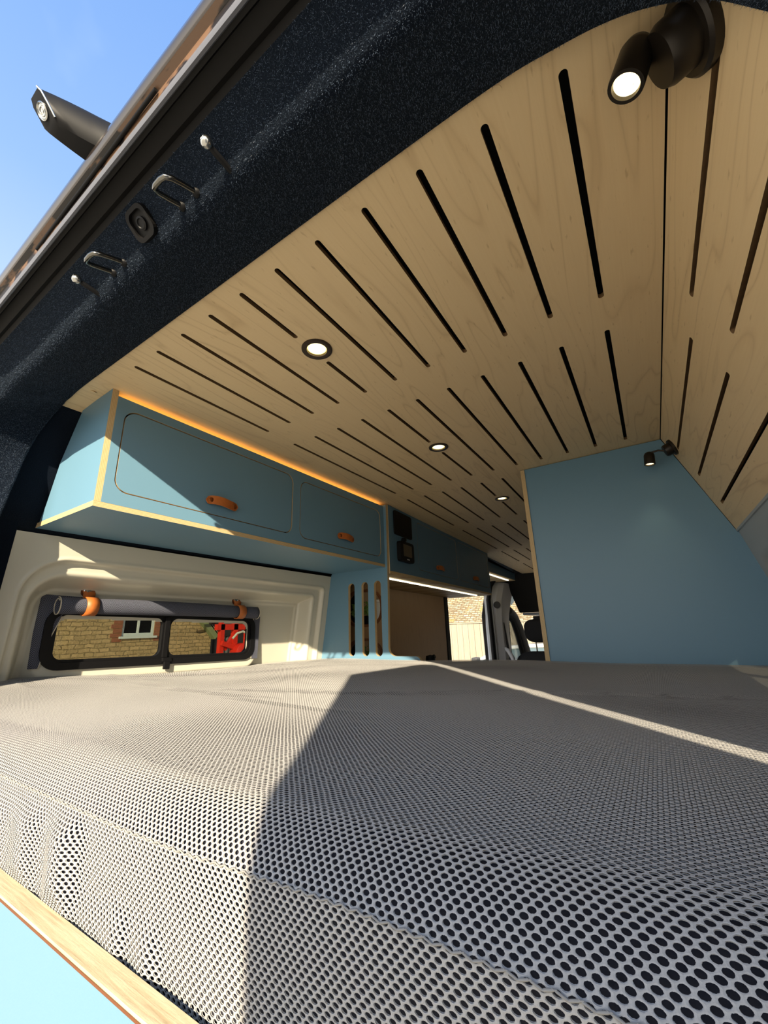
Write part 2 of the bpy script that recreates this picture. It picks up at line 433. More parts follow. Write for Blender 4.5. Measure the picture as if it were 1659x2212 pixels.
def lathe(name, prof, mat, origin, axis, parent=None, loc=None, seg=28, fm_fn=None, cap=True):
    """prof: list of (r, h) along axis from origin"""
    O = Vector(origin); A = Vector(axis).normalized(); B = A.orthogonal().normalized(); C = A.cross(B)
    verts = []; faces = []; fm = []
    for r, h in prof:
        for k in range(seg):
            a = 2*math.pi*k/seg; verts.append(tuple(O + A*h + (B*math.cos(a)+C*math.sin(a))*r))
    for i in range(len(prof)-1):
        for k in range(seg):
            faces.append((i*seg+k, i*seg+(k+1) % seg, (i+1)*seg+(k+1) % seg, (i+1)*seg+k)); fm.append(fm_fn(i) if fm_fn else 0)
    if cap and prof[0][0] > 1e-5: faces.append(tuple(range(seg-1, -1, -1))); fm.append(fm_fn(0) if fm_fn else 0)
    if cap and prof[-1][0] > 1e-5: faces.append(tuple((len(prof)-1)*seg+k for k in range(seg))); fm.append(fm_fn(len(prof)-2) if fm_fn else 0)
    o = build(name, verts, faces, mat, parent, loc, fm=fm, autosm=math.radians(40))
    return o

def loft(name, rings, mat, parent=None, loc=None, closed=True, cap=True, smooth=True):
    n = len(rings[0]); verts = [p for r in rings for p in r]; faces = []
    for i in range(len(rings)-1):
        for k in range(n if closed else n-1):
            faces.append((i*n+k, i*n+(k+1) % n, (i+1)*n+(k+1) % n, (i+1)*n+k))
    if cap and closed:
        faces.append(tuple(range(n-1, -1, -1))); faces.append(tuple((len(rings)-1)*n+k for k in range(n)))
    return build(name, verts, faces, mat, parent, loc, autosm=math.radians(45) if smooth else None)

def copy_tree(o, parent=None, loc=None):
    c = o.copy(); COL.objects.link(c); c.parent = parent
    if loc is not None: c.location = V(*loc)
    ORG[c.name] = V(*loc) if loc is not None else ORG[parent.name]
    for ch in list(o.children): copy_tree(ch, c)
    return c

def sstep(a, b, x):
    if a > b: return 1.0 - sstep(b, a, x)
    t = max(0.0, min(1.0, (x-a)/(b-a))); return t*t*(3-2*t)

random.seed(7)
# ================================================================== THE SETTING
# -------- yard
gz = -Z0
o = build('ground', [(-60,-40,gz),(60,-40,gz),(60,80,gz),(-60,80,gz)], [(0,1,2,3)], 'ground', loc=(0,0,gz)); o['kind'] = 'structure'; o['label'] = 'pale gravel yard around the van'

# -------- ceiling: birch sheets with routed slots
CZ = 0.58
def drop(y): return 0.02*max(0.0, y-1.0)**1.35 if y > 1.54 else 0.0
def cz(y):
    if y <= 1.54: return CZ
    return CZ - 0.02*(y-1.0)**1.35 + 0.0*y + (0.02*(0.54)**1.35)*max(0.0, 1-(y-1.54)/0.6)
SX0, SP, SW = -0.8738, 0.08938, 0.0098
CXR, CXL = 0.1154, -1.0295
ceil = build('ceiling', [(CXL-0.2, 0.28, CZ+0.04),(CXR+0.05,0.28,CZ+0.04),(CXR+0.05,4.2,CZ-0.02),(CXL-0.2,4.2,CZ-0.02)], [(0,1,2,3)], 'void', loc=(-0.43, 0.3, CZ))
ceil['kind'] = 'structure'; ceil['label'] = 'slotted birch plywood ceiling of the van'
LIGHTS = [(-0.506, 0.550), (-0.509, 1.153), (-0.503, 1.82)]
def slot(x, y0, y1, w=SW): return rrect(x-w/2, x+w/2, y0, y1, w/2, 5)
def row_slots(y0, y1, cut=None):
    hs = []
    for i in range(11):
        x = SX0 + SP*i
        if i == 4 and cut is not None:
            hs.append(slot(x, y0, cut-0.049)); hs.append(slot(x, cut+0.045, y1))
        else: hs.append(slot(x, y0, y1))
    return hs
sheets = [(0.300, 1.54, [(0.3604, 0.7463, 0.550), (0.850, 1.4767, 1.153)]),
          (1.54, 2.175, [(1.578, 2.11, 1.82)]), (2.175, 2.925, [(2.24, 2.87, None)]), (2.925, 3.51, [(2.98, 3.45, None)]), (3.51, 4.12, [(3.57, 4.05, None)])]
for a, b, rows in sheets:
    hs = []
    for r in rows: hs += row_slots(*r)
    if a < 0.31: hs += [[(LIGHTS[k][0]+0.028*math.cos(t*math.pi/12), LIGHTS[k][1]+0.028*math.sin(t*math.pi/12)) for t in range(24)] for k in (0, 1)]
    if abs(a-1.54) < 1e-3: hs += [[(LIGHTS[2][0]+0.028*math.cos(t*math.pi/12), LIGHTS[2][1]+0.028*math.sin(t*math.pi/12)) for t in range(24)]]
    za, zb = cz(a), cz(b)
    fn = lambda u, v, w, a=a, b=b, za=za, zb=zb: (u, v, za+(zb-za)*(v-a)/(b-a)+w)
    plate('ceiling_panel', [(CXL, a), (CXR, a), (CXR, b), (CXL, b)], hs, 0.009, fn, ('birch_y', 'slotside'), ceil)
# left edge strip beyond the seam
build('ceiling_panel', [(CXL-0.0015,0.3,CZ+0.0005),(CXL-0.0015,1.57,CZ+0.0005),(-1.20,1.57,CZ-0.008),(-1.20,0.3,CZ-0.008),(CXL-0.0015,0.3,CZ+0.0095),(CXL-0.0015,1.57,CZ+0.0095),(-1.20,1.57,CZ+0.001),(-1.20,0.3,CZ+0.001)],
      [(0,1,2,3),(4,7,6,5),(0,4,5,1),(1,5,6,2),(2,6,7,3),(3,7,4,0)], 'birch_y', ceil)
# right sloping panel (t = distance down the slope)
TS = Vector((0.218, 0, -0.573)).normalized(); TN = Vector((0.573, 0, 0.218)).normalized()
def slopept(t, y, w=0.0):
    p = Vector((CXR+0.0025, y, CZ-0.001)) + TS*t + TN*w; return tuple(p)
hs = []
for t_, y0, y1 in ((0.070, 0.362, 0.744), (0.0705+0.094, 0.362, 0.744), (0.260, 0.362, 0.744), (0.082, 0.853, 1.455), (0.179, 0.851, 1.467), (0.277, 0.845, 1.471)):
    hs.append([(x, y) for x, y in rrect(t_-SW/2, t_+SW/2, y0, y1, SW/2, 5)])
plate('ceiling_panel', [(0, 0.30), (0.355, 0.30), (0.355, 1.54), (0, 1.54)], hs, 0.009, lambda u, v, w: slopept(u, v, w), ('birch_y', 'slotside'), ceil)
build('slot_backing', [slopept(-0.01, 0.28, 0.028), slopept(0.36, 0.28, 0.028), slopept(0.36, 1.56, 0.028), slopept(-0.01, 1.56, 0.028)], [(0,1,2,3)], 'void', ceil)
# hidden-screw plugs
for px, py in ((0.079,0.345),(-0.046,0.338),(-0.261,0.338),(-1.052,0.353),(-1.12,0.352)):
    lathe('screw_plug', [(0.0058,0.0),(0.0058,-0.0006),(0.0,-0.0006)], 'birch_y', (px, py, CZ if px > CXL else CZ-0.003), (0,0,1), ceil, seg=16)

# -------- outer body skin (light tight)
def quadstrip(pts, segs): pass
PROF = [(-1.475,-1.25),(-1.475,-0.12),(-1.475,0.10),(-1.43,0.45),(-1.30,0.60),(-1.05,0.665),(-0.43,0.69),(0.16,0.66),(0.31,0.58),(0.40,0.40),(0.452,0.10),(0.47,-0.12),(0.47,-1.25)]
YS = [0.135,0.47,1.30,2.99,4.10,4.45,5.05]
vv, ff = [], []
for y in YS:
    for x, z in PROF: vv.append((x, y, z if z < 0.3 else z - 0.06*max(0, y-1.5)))
n = len(PROF)
for j in range(len(YS)-1):
    for i in range(n-1):
        if i == 1 and j == 1: continue                       # left rear window
        if i in (0, 1, 2) and j == 3: continue               # sliding door opening
        if i in (0, 1, 2) and j == 5: continue               # cab door
        if i == 10 and j == 1: continue                      # right rear window
        ff.append((j*n+i, j*n+i+1, (j+1)*n+i+1, (j+1)*n+i))
shell = build('body_shell', vv, ff, 'vanpaint', loc=(-0.43, 2.0, 0.0)); shell['kind'] = 'structure'; shell['label'] = 'dark brown van body shell'
sm = shell.modifiers.new('skin', 'SOLIDIFY'); sm.thickness = 0.004; sm.offset = 1

fl = box('floor', (-1.46,0.30,-1.26), (0.60,5.0,-1.22), 'darktrim', loc=(-0.43,2,-1.25)); fl['kind'] = 'structure'; fl['label'] = 'van load floor under the bed'

# -------- rear header and pillars: one carpeted sweep round the rear opening
PATH = [(-1.245,-1.1,.280,-.7),(-1.245,-0.2,.280,-.7),(-1.238,0.05,.280,-.7),(-1.230,0.18,.280,-.7),(-1.225,0.272,.280,-.6),(-1.229,0.344,.290,-.3),(-1.229,0.45,.305,.3),(-1.202,0.521,.320,.7),(-1.152,0.566,.3335,1),(-1.10,0.574,.3335,1),(-1.03,0.5795,.3335,1),
        (-0.8,0.5795,.3335,1),(-0.5,0.5795,.3335,1),(-0.2,0.5795,.3335,1),(-0.05,0.577,.3335,1),(0.016,0.566,.3335,1),(0.064,0.551,.3335,1),(0.100,0.528,.3335,.9),(0.130,0.496,.3335,.8),(0.157,0.444,.3335,.7),(0.205,0.34,.3335,.7),(0.270,0.20,.333,.7),(0.364,0.0,.332,.7),(0.47,-0.3,.332,.7),(0.48,-1.1,.332,.7)]
# profile: (inset into the opening, y offset)
PRF = [(-0.012, 0.0), (0.004, -0.006), (0.018, -0.030), (0.033, -0.065), (0.046, -0.095), (0.052, -0.110), (0.0525, -0.119), (0.049, -0.126), (0.042, -0.133), (0.031, -0.145), (0.020, -0.157), (0.012, -0.166)]
def sweep(path, prf, sub=4):
    P = [Vector((x, 0, z)) for x, z, y, k in path]; Yb = [(y, k) for _, _, y, k in path]
    # catmull subdivide
    Q, QY = [], []
    for i in range(len(P)-1):
        p0 = P[max(0, i-1)]; p1 = P[i]; p2 = P[i+1]; p3 = P[min(len(P)-1, i+2)]
        for k in range(sub):
            t = k/sub
            Q.append(0.5*((2*p1)+(p2-p0)*t+(2*p0-5*p1+4*p2-p3)*t*t+(3*p1-p0-3*p2+p3)*t**3)); QY.append((Yb[i][0]+(Yb[i+1][0]-Yb[i][0])*t, Yb[i][1]+(Yb[i+1][1]-Yb[i][1])*t))
    Q.append(P[-1]); QY.append(Yb[-1])
    rings = []
    for i, q in enumerate(Q):
        t = (Q[min(i+1, len(Q)-1)]-Q[max(i-1, 0)]).normalized()
        nrm = Vector((t.z, 0, -t.x))          # points into the opening (down for the header)
        rings.append([tuple(q + nrm*(d*(QY[i][1] if d > 0.01 else 1.0)) + Vector((0, QY[i][0]+dy, 0))) for d, dy in prf])
    return rings
def sweep_obj(name, prf, mat, parent=None, loc=None, sub=4):
    return loft(name, sweep(PATH, prf, sub), mat, parent, loc, closed=False, cap=False)
hd = sweep_obj('trim_1', PRF, 'carpet', loc=(-0.43,0.25,0.58), sub=10)
hd['kind'] = 'structure'; hd['label'] = 'navy carpet covered rear header and door pillars'
def pile_mat():
    t = NT('navy_pile'); n = t.noise(t.coords(), 900, 2, 0.6)
    t.base(t.mix(t.ramp(n, [(0.42, (0, 0, 0)), (0.72, (1, 1, 1))]), lin(6, 10, 19), lin(142, 166, 200))); t.set(Roughness=0.55); t.bsdf.inputs['Specular IOR Level'].default_value = 0.4
    tl = t.node('ShaderNodeBsdfTranslucent'); tl.inputs[0].default_value = lin(84, 98, 116); mx = t.node('ShaderNodeMixShader'); mx.inputs[0].default_value = 0.35
    t.l.new(t.bsdf.outputs[0], mx.inputs[1]); t.l.new(tl.outputs[0], mx.inputs[2]); t.l.new(mx.outputs[0], t.out.inputs[0])
    return t.m
M['pile'] = pile_mat()
def grow(name, rings, parent, density, hgt, wid, seed, keep=lambda p: True):
    """short fibres standing off a carpeted surface, one sliver each"""
    rnd = random.Random(seed); vv, ff = [], []
    for i in range(len(rings)-1):
        for k in range(len(rings[0])-1):
            a, b, c, d = [Vector(q) for q in (rings[i][k], rings[i+1][k], rings[i+1][k+1], rings[i][k+1])]
            mid = (a+b+c+d)/4
            if not keep(mid): continue
            nr = (b-a).cross(d-a); ar = nr.length
            if ar < 1e-9: continue
            nr.normalize()
            if nr.dot(-mid) < 0: nr = -nr
            cnt = ar*density; cnt = int(cnt) + (1 if rnd.random() < cnt-int(cnt) else 0)
            for _ in range(cnt):
                u, v = rnd.random(), rnd.random()
                p = a*(1-u)*(1-v)+b*u*(1-v)+c*u*v+d*(1-u)*v
                t1 = Vector((rnd.uniform(-1, 1), rnd.uniform(-1, 1), rnd.uniform(-1, 1)))
                dr = (nr*0.75 + t1*0.75).normalized(); sd_ = dr.cross(t1+Vector((0.3, 0.1, 0.2))).normalized()*wid
                h = hgt*rnd.uniform(0.5, 1.25); b0 = len(vv)
                vv += [tuple(p-sd_), tuple(p+sd_), tuple(p+dr*h)]; ff.append((b0, b0+1, b0+2))
    o = build(name, vv, ff, 'pile', parent); o['kind'] = 'stuff'; return o
grow('carpet_pile', sweep(PATH, PRF, 10), hd, 420000, 0.0024, 0.00022, 4, lambda p: p.z > 0.12 and p.x < 0.17)

RUB = [(0.012,-0.166),(0.006,-0.171),(0.008,-0.176),(0.002,-0.182),(0.001,-0.190),(0.008,-0.193),(0.007,-0.197)]
rb = sweep_obj('trim_2', RUB, 'rubber', loc=(-0.43,0.15,0.58), sub=6); rb['kind'] = 'structure'; rb['label'] = 'black rubber seal round the rear door opening'
sweep_obj('grey_lip', [(0.007,-0.197),(0.0095,-0.1985),(0.010,-0.2015),(0.007,-0.203),(0.003,-0.2035)], 'sealgrey', rb, sub=6)
sweep_obj('gutter', [(0.003,-0.2035),(-0.004,-0.2055),(-0.006,-0.212)], 'gutter', rb, sub=6)
sweep_obj('roof_edge', [(-0.006,-0.212),(-0.010,-0.2165),(-0.018,-0.217),(-0.05,-0.205),(-0.105,-0.19)], 'vanpaint', rb, sub=6)
tube('drip_strip', [(-0.70,0.1285,0.580),(-0.60,0.1275,0.5805),(-0.45,0.1265,0.581),(-0.36,0.1255,0.581)], 0.0022, 'rubber', rb, seg=8)

# -------- carpet lining on the upper left side
LIN = [(-1.02,0.592),(-1.16,0.588),(-1.205,0.530),(-1.255,0.448),(-1.292,0.34),(-1.318,0.284),(-1.335,0.275)]
vv = []; ff = []
for y in (0.29, 0.6, 1.0, 1.575):
    for x, z in LIN: vv.append((x, y, z))
for j in range(3):
    for i in range(len(LIN)-1): ff.append((j*7+i, j*7+i+1, (j+1)*7+i+1, (j+1)*7+i))
ln = build('trim_3', vv, ff, 'carpet', loc=(-1.2,0.9,0.4), smooth=True); ln['kind'] = 'structure'; ln['label'] = 'dark carpet lining behind the overhead cabinet'

# -------- left wall: painted steel pressed round the window
def wx0(z): return -1.321 - 0.147*(0.267-z)
WSH = lambda y: -0.028*(y-0.52)                       # window sits very slightly out of level
def sdrr(y, z, y0, y1, z0, z1, r):
    cy, cz_ = (y0+y1)/2, (z0+z1)/2; dy = abs(y-cy)-((y1-y0)/2-r); dz = abs(z-cz_)-((z1-z0)/2-r)
    return math.hypot(max(dy, 0), max(dz, 0)) + min(max(dy, dz), 0) - r
def wall_left_x(y, z):
    r1 = 0.10 if y < 0.9 else 0.018
    s1 = -sdrr(y, z, 0.375, 1.525, -0.60, 0.212-0.008*(y-0.4), r1)
    r2 = 0.085 if y < 0.9 else 0.02
    s2 = -sdrr(y, z, 0.398, 1.478, -0.60, 0.176-0.010*(y-0.4), r2)
    x = wx0(z)
    x -= 0.018*sstep(0.0, 0.009, s1)
    x += 0.0025*math.exp(-((s1+0.003)/0.004)**2) + 0.002*math.exp(-((s2+0.004)/0.004)**2)
    dep = 0.070 if y < 1.2 else 0.070
    x -= dep*sstep(0.0, 0.034, s2)
    x -= 0.006*sstep(0.040, 0.048, s2)
    x += 0.005*math.exp(-((s1+0.018)/0.004)**2)*(1 if s1 < 0 else 0)*0
    # flat reveal where the window frame sits
    sw = -sdrr(y, z-WSH(y), 0.462, 1.215, -0.105, 0.095, 0.05)
    k = sstep(-0.03, 0.0, sw)
    return x*(1-k) + (-1.438)*k
NY, NZ = 340, 150
vv, ff, idx = [], [], {}
ys = [0.335 + (1.568-0.335)*i/NY for i in range(NY+1)]
zs = [-0.30 + (0.272+0.30)*j/NZ for j in range(NZ+1)]
for i, y in enumerate(ys):
    for j, z in enumerate(zs):
        zz = z - 0.011*(y-0.34)/1.2*sstep(0.1, 0.27, z); vv.append((wall_left_x(y, zz), y, zz))
for i in range(NY):
    for j in range(NZ):
        yc, zc = (ys[i]+ys[i+1])/2, (zs[j]+zs[j+1])/2
        if sdrr(yc, zc-WSH(yc), 0.50, 1.165, -0.066, 0.060, 0.03) < 0: continue
        ff.append((i*(NZ+1)+j, (i+1)*(NZ+1)+j, (i+1)*(NZ+1)+j+1, i*(NZ+1)+j+1))
wl_ = build('wall_left', vv, ff, 'paint', loc=(-1.38,0.95,0.0), smooth=True); wl_['kind'] = 'structure'; wl_['label'] = 'cream painted steel side of the van with window recess'
# return edge at the rear of the wall
cs_ = []
for z in (0.300, 0.2, 0.0, -0.3): cs_ += [(wx0(z)+0.004, 0.337, z), (wx0(z)+0.002, 0.26, z), (wx0(z)+0.002, 0.13, z)]
ce = build('trim_4', cs_, [(0,1,4,3),(1,2,5,4),(3,4,7,6),(4,5,8,7),(6,7,10,9),(7,8,11,10)], 'carpet', loc=(-1.34,0.3,0.0)); ce['kind'] = 'structure'; ce['label'] = 'dark carpet strip between pillar and cream side wall'

# -------- right wall (mostly out of frame): lower side panel with window recess
def wxr(z): return 0.2465 + 0.24*(0.247-z)
def wall_right_x(y, z):
    s1 = -sdrr(y, z, 0.43, 1.50, -0.60, 0.165, 0.07)
    x = wxr(z) + 0.012*sstep(0.0,0.02,s1) + 0.06*sstep(0.02, 0.07, s1)
    sw = -sdrr(y, z, 0.50, 1.25, -0.105, 0.095, 0.05); k = sstep(-0.03, 0.0, sw)
    return x*(1-k)+(0.40)*k
NY, NZ = 120, 60
vv, ff = [], []
ys = [0.34 + (1.55-0.34)*i/NY for i in range(NY+1)]; zs = [-0.30 + (0.245+0.30)*j/NZ for j in range(NZ+1)]
for y in ys:
    for z in zs: vv.append((wall_right_x(y, z), y, z))
for i in range(NY):
    for j in range(NZ):
        yc, zc = (ys[i]+ys[i+1])/2, (zs[j]+zs[j+1])/2
        if sdrr(yc, zc, 0.54, 1.205, -0.066, 0.060, 0.03) < 0: continue
        ff.append((i*(NZ+1)+j, (i+1)*(NZ+1)+j, (i+1)*(NZ+1)+j+1, i*(NZ+1)+j+1))
wr_ = build('wall_right', vv, ff, 'greypaint', loc=(0.3,0.95,0.0), smooth=True); wr_['kind'] = 'structure'; wr_['label'] = 'grey painted steel side beside the blue partition'
box('ledge', (0.243,0.34,0.243), (0.30,1.55,0.252), 'greypaint', wr_)

# -------- rear window on the left
def window(nm, xw, y0, y1, z0, z1, mid, side, sh, label):
    f = lambda u, v, w: (xw + side*w, u, v + sh(u))
    w_ = plate(nm, rrect(y0, y1, z0, z1, 0.045, 8), [rrect(y0+0.028, mid-0.014, z0+0.024, z1-0.018, 0.022, 6), rrect(mid+0.014, y1-0.028, z0+0.024, z1-0.018, 0.026, 6)], 0.018, f, ('black', 'black'), loc=(xw, (y0+y1)/2, 0))
    w_['kind'] = 'structure'; w_['label'] = label
    plate('rim', rrect(y0-0.004, y1+0.004, z0-0.004, z1+0.004, 0.049, 8), [rrect(y0+0.016, y1-0.016, z0+0.016, z1-0.012, 0.034, 8)], 0.008, lambda u, v, w: (xw + side*(0.016+w), u, v+sh(u)), ('black', 'black'), w_)
    plate('pane', rrect(y0+0.02, mid, z0+0.016, z1-0.010, 0.02, 4), [], 0.004, lambda u, v, w: (xw+side*(0.002+w), u, v+sh(u)), ('tint', 'tint'), w_)
    plate('pane', rrect(mid, y1-0.02, z0+0.016, z1-0.010, 0.02, 4), [], 0.004, lambda u, v, w: (xw+side*(0.009+w), u, v+sh(u)), ('tint', 'tint'), w_)
    box('mullion', (xw+side*0.018 if side > 0 else xw-0.026, mid-0.010, z0+0.018), (xw+side*0.026 if side > 0 else xw-0.018, mid+0.008, z1-0.012), 'black', w_, 0.002, fn=lambda x, y, z: (x, y, z+sh(y)))
    lt = box('latch', (xw+side*0.016 if side > 0 else xw-0.03, mid-0.010, z0+0.004), (xw+side*0.030 if side > 0 else xw-0.016, mid+0.024, z0+0.018), 'black', w_, 0.003, fn=lambda x, y, z: (x, y, z+sh(y)))
    box('latch_tab', (xw+side*0.024 if side > 0 else xw-0.032, mid-0.004, z0-0.020), (xw+side*0.032 if side > 0 else xw-0.024, mid+0.018, z0+0.006), 'black', lt, 0.003, fn=lambda x, y, z: (x, y, z+sh(y)))
    return w_
window('window_1', -1.452, 0.474, 1.198, -0.077, 0.088, 0.822, 1, WSH, 'black framed sliding window with tinted glass in the left side')
window('window_2', 0.412, 0.522, 1.225, -0.085, 0.080, 0.88, -1, lambda u: 0.0, 'black framed window in the right side of the van')

# -------- right rear door standing open (hinged beside the camera)
def dpt(y, z, w): # door plane through (0.380,-0.754) and (0.493,0.087)
    x = 0.380 + 0.1338*(y+0.754); return (x + w, y, z)
door_out = [(-0.695, -1.15), (-0.02, -1.15), (-0.02, -0.25), (-0.053, -0.0), (-0.125, 0.166), (-0.349, 0.652), (-0.370, 0.657), (-0.695, 0.657)]
d1 = plate('door_1', door_out, [], 0.045, lambda u, v, w: dpt(u, v, w-0.045), ('vanpaint', 'vanpaint'), loc=(0.45,-0.35,-0.2)); d1['kind'] = 'structure'; d1['label'] = 'dark right rear door standing open'
plate('door_card', [(-0.66,-1.05),(-0.09,-1.05),(-0.09,-0.22),(-0.12,0.0),(-0.19,0.15),(-0.38,0.58),(-0.66,0.58)], [], 0.006, lambda u, v, w: dpt(u, v, w-0.052), ('greypaint', 'greypaint'), d1)

# ================================================================== BED
bed = thing('mattress', 'thick mattress under a grey airy mesh cover with a stitched rear seam', 'mattress', (-0.5, 0.9, -0.25))
XL, XR = -1.432, 0.372
def fold(x, d):
    """vertical creases in the hanging rear edge, d = 0 at the seam, 1 at the board"""
    v = 0.0
    for c, w, h, t0 in ((-0.512, 0.018, 0.014, 0.0), (-0.600, 0.024, 0.012, 0.05), (-0.412, 0.012, 0.006, 0.45), (-0.367, 0.010, 0.005, 0.45), (-0.69, 0.03, 0.010, 0.1), (-0.455, 0.02, 0.004, 0.5)):
        k = (x-c)/w
        v += h*sstep(t0, t0+0.25, d)*(math.exp(-k*k) if k > 0 else math.exp(-(k*0.45)**2))
    return v
def top_z(x, y):
    z = -0.1205
    z += 0.024*math.exp(-((x+1.42)/0.24)**2)*math.exp(-((y-0.42)/0.28)**2)
    z += 0.0035*math.sin(3.1*x+0.6)*math.sin(3.3*y+0.4) + 0.002*math.sin(9*x+4*y)
    z -= 0.004*sstep(1.2, 1.5, y)*(0.5+0.5*math.sin(5*x))
    z += 0.0025*math.exp(-((y-0.83-0.28*(x+0.2))/0.012)**2)*sstep(-1.3,-0.8,x)*(1-sstep(0.0,0.3,x))   # soft crease
    z += 0.0030*math.exp(-((y-0.62+0.10*(x+1.0))/0.014)**2)*(1-sstep(-0.8,-0.3,x))
    return z
def prof_pts():
    L = []
    for i in range(20):
        d = 1 - i/19.0; L.append(('f', d))
    for i in range(1, 23): L.append(('r', i/22.0))
    for i in range(1, 61): L.append(('t', i/60.0))
    return L
PP = prof_pts()
SEAMY, SEAMZ = 0.2225, -0.1530
def surf(x, pt):
    k, s = pt
    edge = 0.006*math.sin(5.0*x+0.5) + 0.010*sstep(-0.4, -0.7, x)
    sy = SEAMY; sz = SEAMZ - 0.006*sstep(-0.15, -0.45, x) + 0.004*sstep(-0.35,-0.15,x)
    if k == 'f':
        y = sy - 0.0005 + 0.0035*sstep(0.15, 0.9, s) - fold(x, s)
        return (x, max(y, 0.2196 - 0.012*(1-sstep(0.45, 0.85, s))), sz - 0.105*s)
    y1 = 0.272 + edge
    if k == 'r':
        a = s; y = sy + (y1-sy)*(a*0.75+0.25*a*a); zt = top_z(x, y1)
        return (x, y, sz + (zt-sz)*math.sin(math.pi/2*min(1, a))**0.95)
    yf = 1.531 if x > -0.845 else 1.561
    y = y1 + (yf-y1)*(s**1.25); return (x, y, top_z(x, y))
def fit(p):
    x, y, z = p
    lo = wall_left_x(max(0.34, min(1.56, y)), -0.12) + 0.003; hi = wall_right_x(max(0.34, min(1.54, y)), -0.12) - 0.003
    if x < -1.2: x = -1.2 + (x+1.2)*(lo+1.2)/(XL+1.2)
    if x > 0.15: x = 0.15 + (x-0.15)*(hi-0.15)/(XR-0.15)
    return (x, y, z)
_surf = surf
def surf(x, pt): return fit(_surf(x, pt))
NX = 220
xs = [XL + (XR-XL)*i/NX for i in range(NX+1)]
vv, uvs, ff = [], [], []
for x in xs:
    prev = None; acc = 0.0
    seam_len = None
    col = []
    for pt in PP:
        p = Vector(surf(x, pt))
        if prev is not None:
            acc += (p-prev).length if pt[0] != 'f' else abs(p.z-prev.z)
        if pt == ('f', 0.0): seam_len = acc
        col.append((p, acc)); prev = p
    for p, a in col:
        vv.append(tuple(p)); uvs.append((x, a-seam_len))
m = len(PP)
for i in range(NX):
    for j in range(m-1): ff.append((i*m+j, (i+1)*m+j, (i+1)*m+j+1, i*m+j+1))
def below(k):
    out = []
    for i, x in enumerate(xs):
        for j, pt in enumerate(PP):
            p = Vector(vv[i*m+j])
            if pt[0] == 'f': p += Vector((0, k, 0.0))
            elif pt[0] == 'r': p += Vector((0, k*math.cos(pt[1]*math.pi/2), -k*math.sin(pt[1]*math.pi/2)))
            else: p += Vector((0, 0, -k))
            out.append(tuple(p))
    return out
cov = build('mesh_cover', vv, ff, 'meshfab', bed, smooth=True, uv=uvs)
build('knit_underlayer', below(0.0009), ff, 'meshfab', bed, smooth=True, uv=uvs)
# inner core, a few millimetres below the knit
build('foam_core', below(0.005), ff, 'core', bed, smooth=True)
# stitched seam along the rear edge: overlapping little stitches
sv, sf = [], []
x = XL + 0.01; k = 0
while x < XR-0.01:
    p = Vector(surf(x, ('f', 0.0))); q = Vector(surf(x+0.0075, ('f', 0.0)))
    a = p + Vector((0, -0.0006, 0.0012*(1 if k % 2 else -1))); b = q + Vector((0, -0.0006, -0.0012*(1 if k % 2 else -1)))
    t = (b-a).normalized(); u_ = t.cross(Vector((0, 1, 0))).normalized(); w_ = t.cross(u_)
    b0 = len(sv)
    for s, r in ((0.0, 0.0002), (0.3, 0.0007), (0.7, 0.0007), (1.0, 0.0002)):
        c = a + (b-a)*s
        for h in range(4):
            an = math.pi/2*h; sv.append(tuple(c + u_*r*math.cos(an) + w_*r*math.sin(an)))
    for i in range(3):
        for h in range(4): sf.append((b0+i*4+h, b0+i*4+(h+1) % 4, b0+(i+1)*4+(h+1) % 4, b0+(i+1)*4+h))
    x += 0.0052; k += 1
M['thread'] = plain('grey_thread', lin(150, 147, 142), 0.8)
seam = build('stitched_seam', sv, sf, 'thread', bed, smooth=True); seam['kind'] = 'stuff'

bb = thing('bed_box', 'sky blue bed end board with a bare plywood top edge', 'bed frame', (-0.5, 0.21, -1.2))
def plywood_top():
    t = NT('rough_ply_edge'); c = t.coords()
    n = t.noise(t.mapping(c, (14, 260, 60)), 1.0, 4, 0.6, 0.3); n2 = t.noise(c, 60, 4, 0.7)
    b = t.ramp(n, [(0.25, lin(176, 154, 118)), (0.45, lin(204, 184, 148)), (0.7, lin(216, 200, 166)), (0.85, lin(188, 166, 128))])
    b = t.mix(t.ramp(n2, [(0.68, (0, 0, 0)), (0.76, (0.6, 0.6, 0.6))]), b, lin(150, 104, 60))
    t.base(b); t.set(Roughness=0.7); t.bump(t.math('ADD', n, n2), 0.35, 0.0012); return t.m
M['plytop'] = plywood_top()
box('board', (-1.42,0.2005,-1.20), (0.36,0.2185,-0.2425), 'blue', bb)
box('top_edge', (-1.42,0.2012,-0.2425), (0.36,0.2185,-0.2398), 'plytop', bb)
tube('edge_line', [(-1.42,0.2006,-0.2428),(0.36,0.2006,-0.2428)], 0.0008, 'brownwood', bb, seg=6)
box('base_panel', (-1.37,0.222,-0.30), (0.30,1.53,-0.274), 'ply_z', bb)

